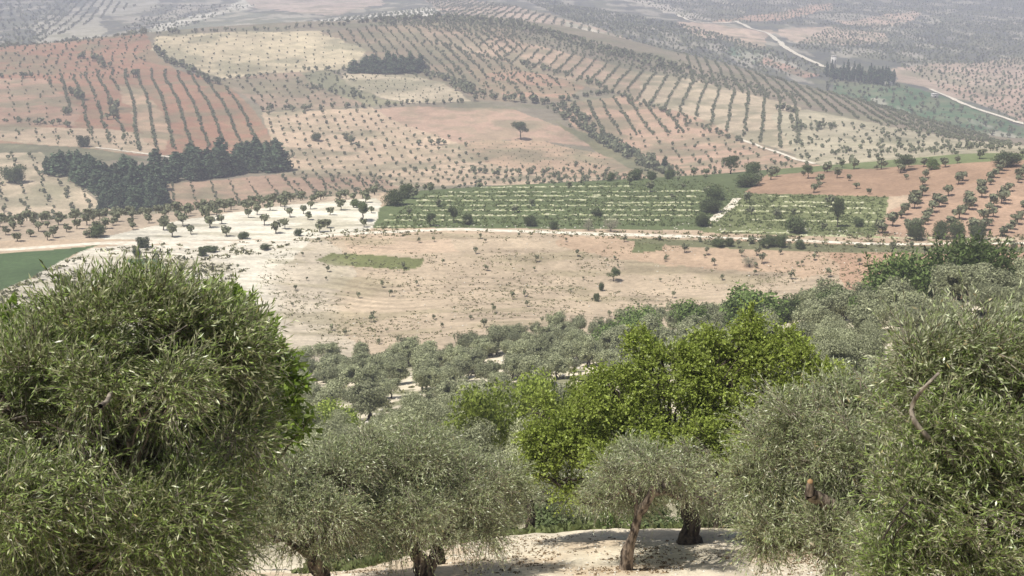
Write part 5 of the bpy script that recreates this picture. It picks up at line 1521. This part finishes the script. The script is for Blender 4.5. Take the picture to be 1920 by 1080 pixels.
pr = Parts()
P = scatter_img([(700, 430), (1000, 425), (1320, 425), (1660, 440), (1660, 370), (1400, 362), (1300, 335), (800, 362)], 7000, rng, 2)
v, q = tufts(P, rng.uniform(.25, .75, len(P)), 6, rng, 1.2); pr.add(v, q)
def rim_grass(x0, x1, n):
    x = rng.uniform(x0, x1, n)
    yr = np.interp(x, [560, 640, 820, 960, 1250, 1480, 1900], [1075, 1072, 1020, 1003, 992, 1000, 1022])
    a, _, ux, uy = ray(x, yr)
    r = np.interp(x, [560, 960, 1280, 1900], [22.5, 25.3, 26.2, 25.2]) + rng.uniform(-.3, 2.5, n)
    px_, py_ = ux * r, uy * r
    return np.stack([px_, py_, hgt(px_, py_)], 1)
P = np.concatenate([rim_grass(600, 780, 200), rim_grass(960, 1110, 160), rim_grass(1260, 1420, 160), rim_grass(560, 1900, 260)])
v, q = tufts(P, rng.uniform(.08, .26, len(P)), 10, rng, 1.2); pr.add(v, q)
o = link('green_grass', pr.mesh('green_grass', [M_GRASS])); tag(o, 'short green grass on the terraces and the rim of the clearing', 'grass', kind='stuff')

pr = Parts()
P = scatter_img([(540, 1079), (820, 1022), (1000, 1004), (1480, 1002), (1920, 1032), (1920, 1079)], 5200, rng, 1)
k = fbm(P[:, 0] / 1.3 + 3, P[:, 1] / 1.3, 94, 3) + rng.uniform(-.1, .1, len(P)) > .50
v, q = tufts(P[k], rng.uniform(.02, .055, k.sum()), 7, rng, .15); pr.add(v, q)
o = link('leaf_litter', pr.mesh('leaf_litter', [M_LITTER])); tag(o, 'dry fallen leaves and twigs on the pale clearing', 'leaf litter', kind='stuff')

def stones(pts, sizes, rng):
    n = len(pts)
    U = norm(np.array([[1, 1, 1], [-1, 1, 1], [-1, -1, 1], [1, -1, 1], [1, 1, -1], [-1, 1, -1], [-1, -1, -1], [1, -1, -1]], float))
    q0 = np.array([[0, 1, 2, 3], [7, 6, 5, 4], [0, 3, 7, 4], [1, 0, 4, 5], [2, 1, 5, 6], [3, 2, 6, 7]])
    v = U[None] * rng.uniform(.55, 1.25, (n, 8, 1)) * sizes[:, None, None] * np.array([1.1, 1.0, .7])
    a = rng.uniform(0, 6.28, n); ca, sa = np.cos(a)[:, None], np.sin(a)[:, None]
    v = np.stack([v[..., 0] * ca - v[..., 1] * sa, v[..., 0] * sa + v[..., 1] * ca, v[..., 2]], -1) + pts[:, None] + np.array([0, 0, .15]) * sizes[:, None, None]
    q = q0[None] + (np.arange(n) * 8)[:, None, None]
    return v.reshape(-1, 3), q.reshape(-1, 4)
pr = Parts()
P = scatter_img([(480, 640), (1100, 590), (2000, 520), (2000, 800), (1300, 900), (480, 900)], 2600, rng, 1)
v, q = stones(P, rng.uniform(.06, .45, len(P)) ** 1.2, rng); pr.add(v, q)
P = scatter_img([(540, 1079), (820, 1022), (1000, 1002), (1480, 1000), (1920, 1030), (1920, 1079)], 1500, rng, 1)
v, q = stones(P, rng.uniform(.008, .032, len(P)), rng); pr.add(v, q)
P = scatter_img(SPOLY, 700, rng, 2)
v, q = stones(P, rng.uniform(.06, .25, len(P)), rng); pr.add(v, q)
P = scatter_img([(700, 425), (1320, 432), (1920, 458), (1920, 448), (1320, 418), (850, 420)], 700, rng, 2)
v, q = stones(P, rng.uniform(.1, .35, len(P)), rng); pr.add(v, q)
o = link('loose_stones', pr.mesh('loose_stones', [M_STONE])); tag(o, 'loose white limestones lying on the ground', 'stones', kind='stuff')

# ------------------------------------------------------------------ haze
def haze():
    zlo = float(ZG.min()) - 1.0; zhi = 45.0
    p = Parts(); box(p, (0, 0, (zlo + zhi) / 2), (7800, 7800, zhi - zlo))
    me = p.mesh('haze', [])
    m = bpy.data.materials.new('haze'); m.use_nodes = True
    nt = m.node_tree; nt.nodes.clear()
    out = nt.nodes.new('ShaderNodeOutputMaterial'); pv = nt.nodes.new('ShaderNodeVolumePrincipled')
    pv.inputs['Color'].default_value = HAZE_COLOR
    pv.inputs['Density'].default_value = HAZE_DENSITY
    pv.inputs['Anisotropy'].default_value = 0.0
    nt.links.new(pv.outputs[0], out.inputs['Volume'])
    me.materials.append(m)
    o = link('haze', me); tag(o, 'pale haze in the air over the valley', kind='stuff')
    print('ZMAX ground', float(ZG.max()), 'zlo', zlo)
haze()
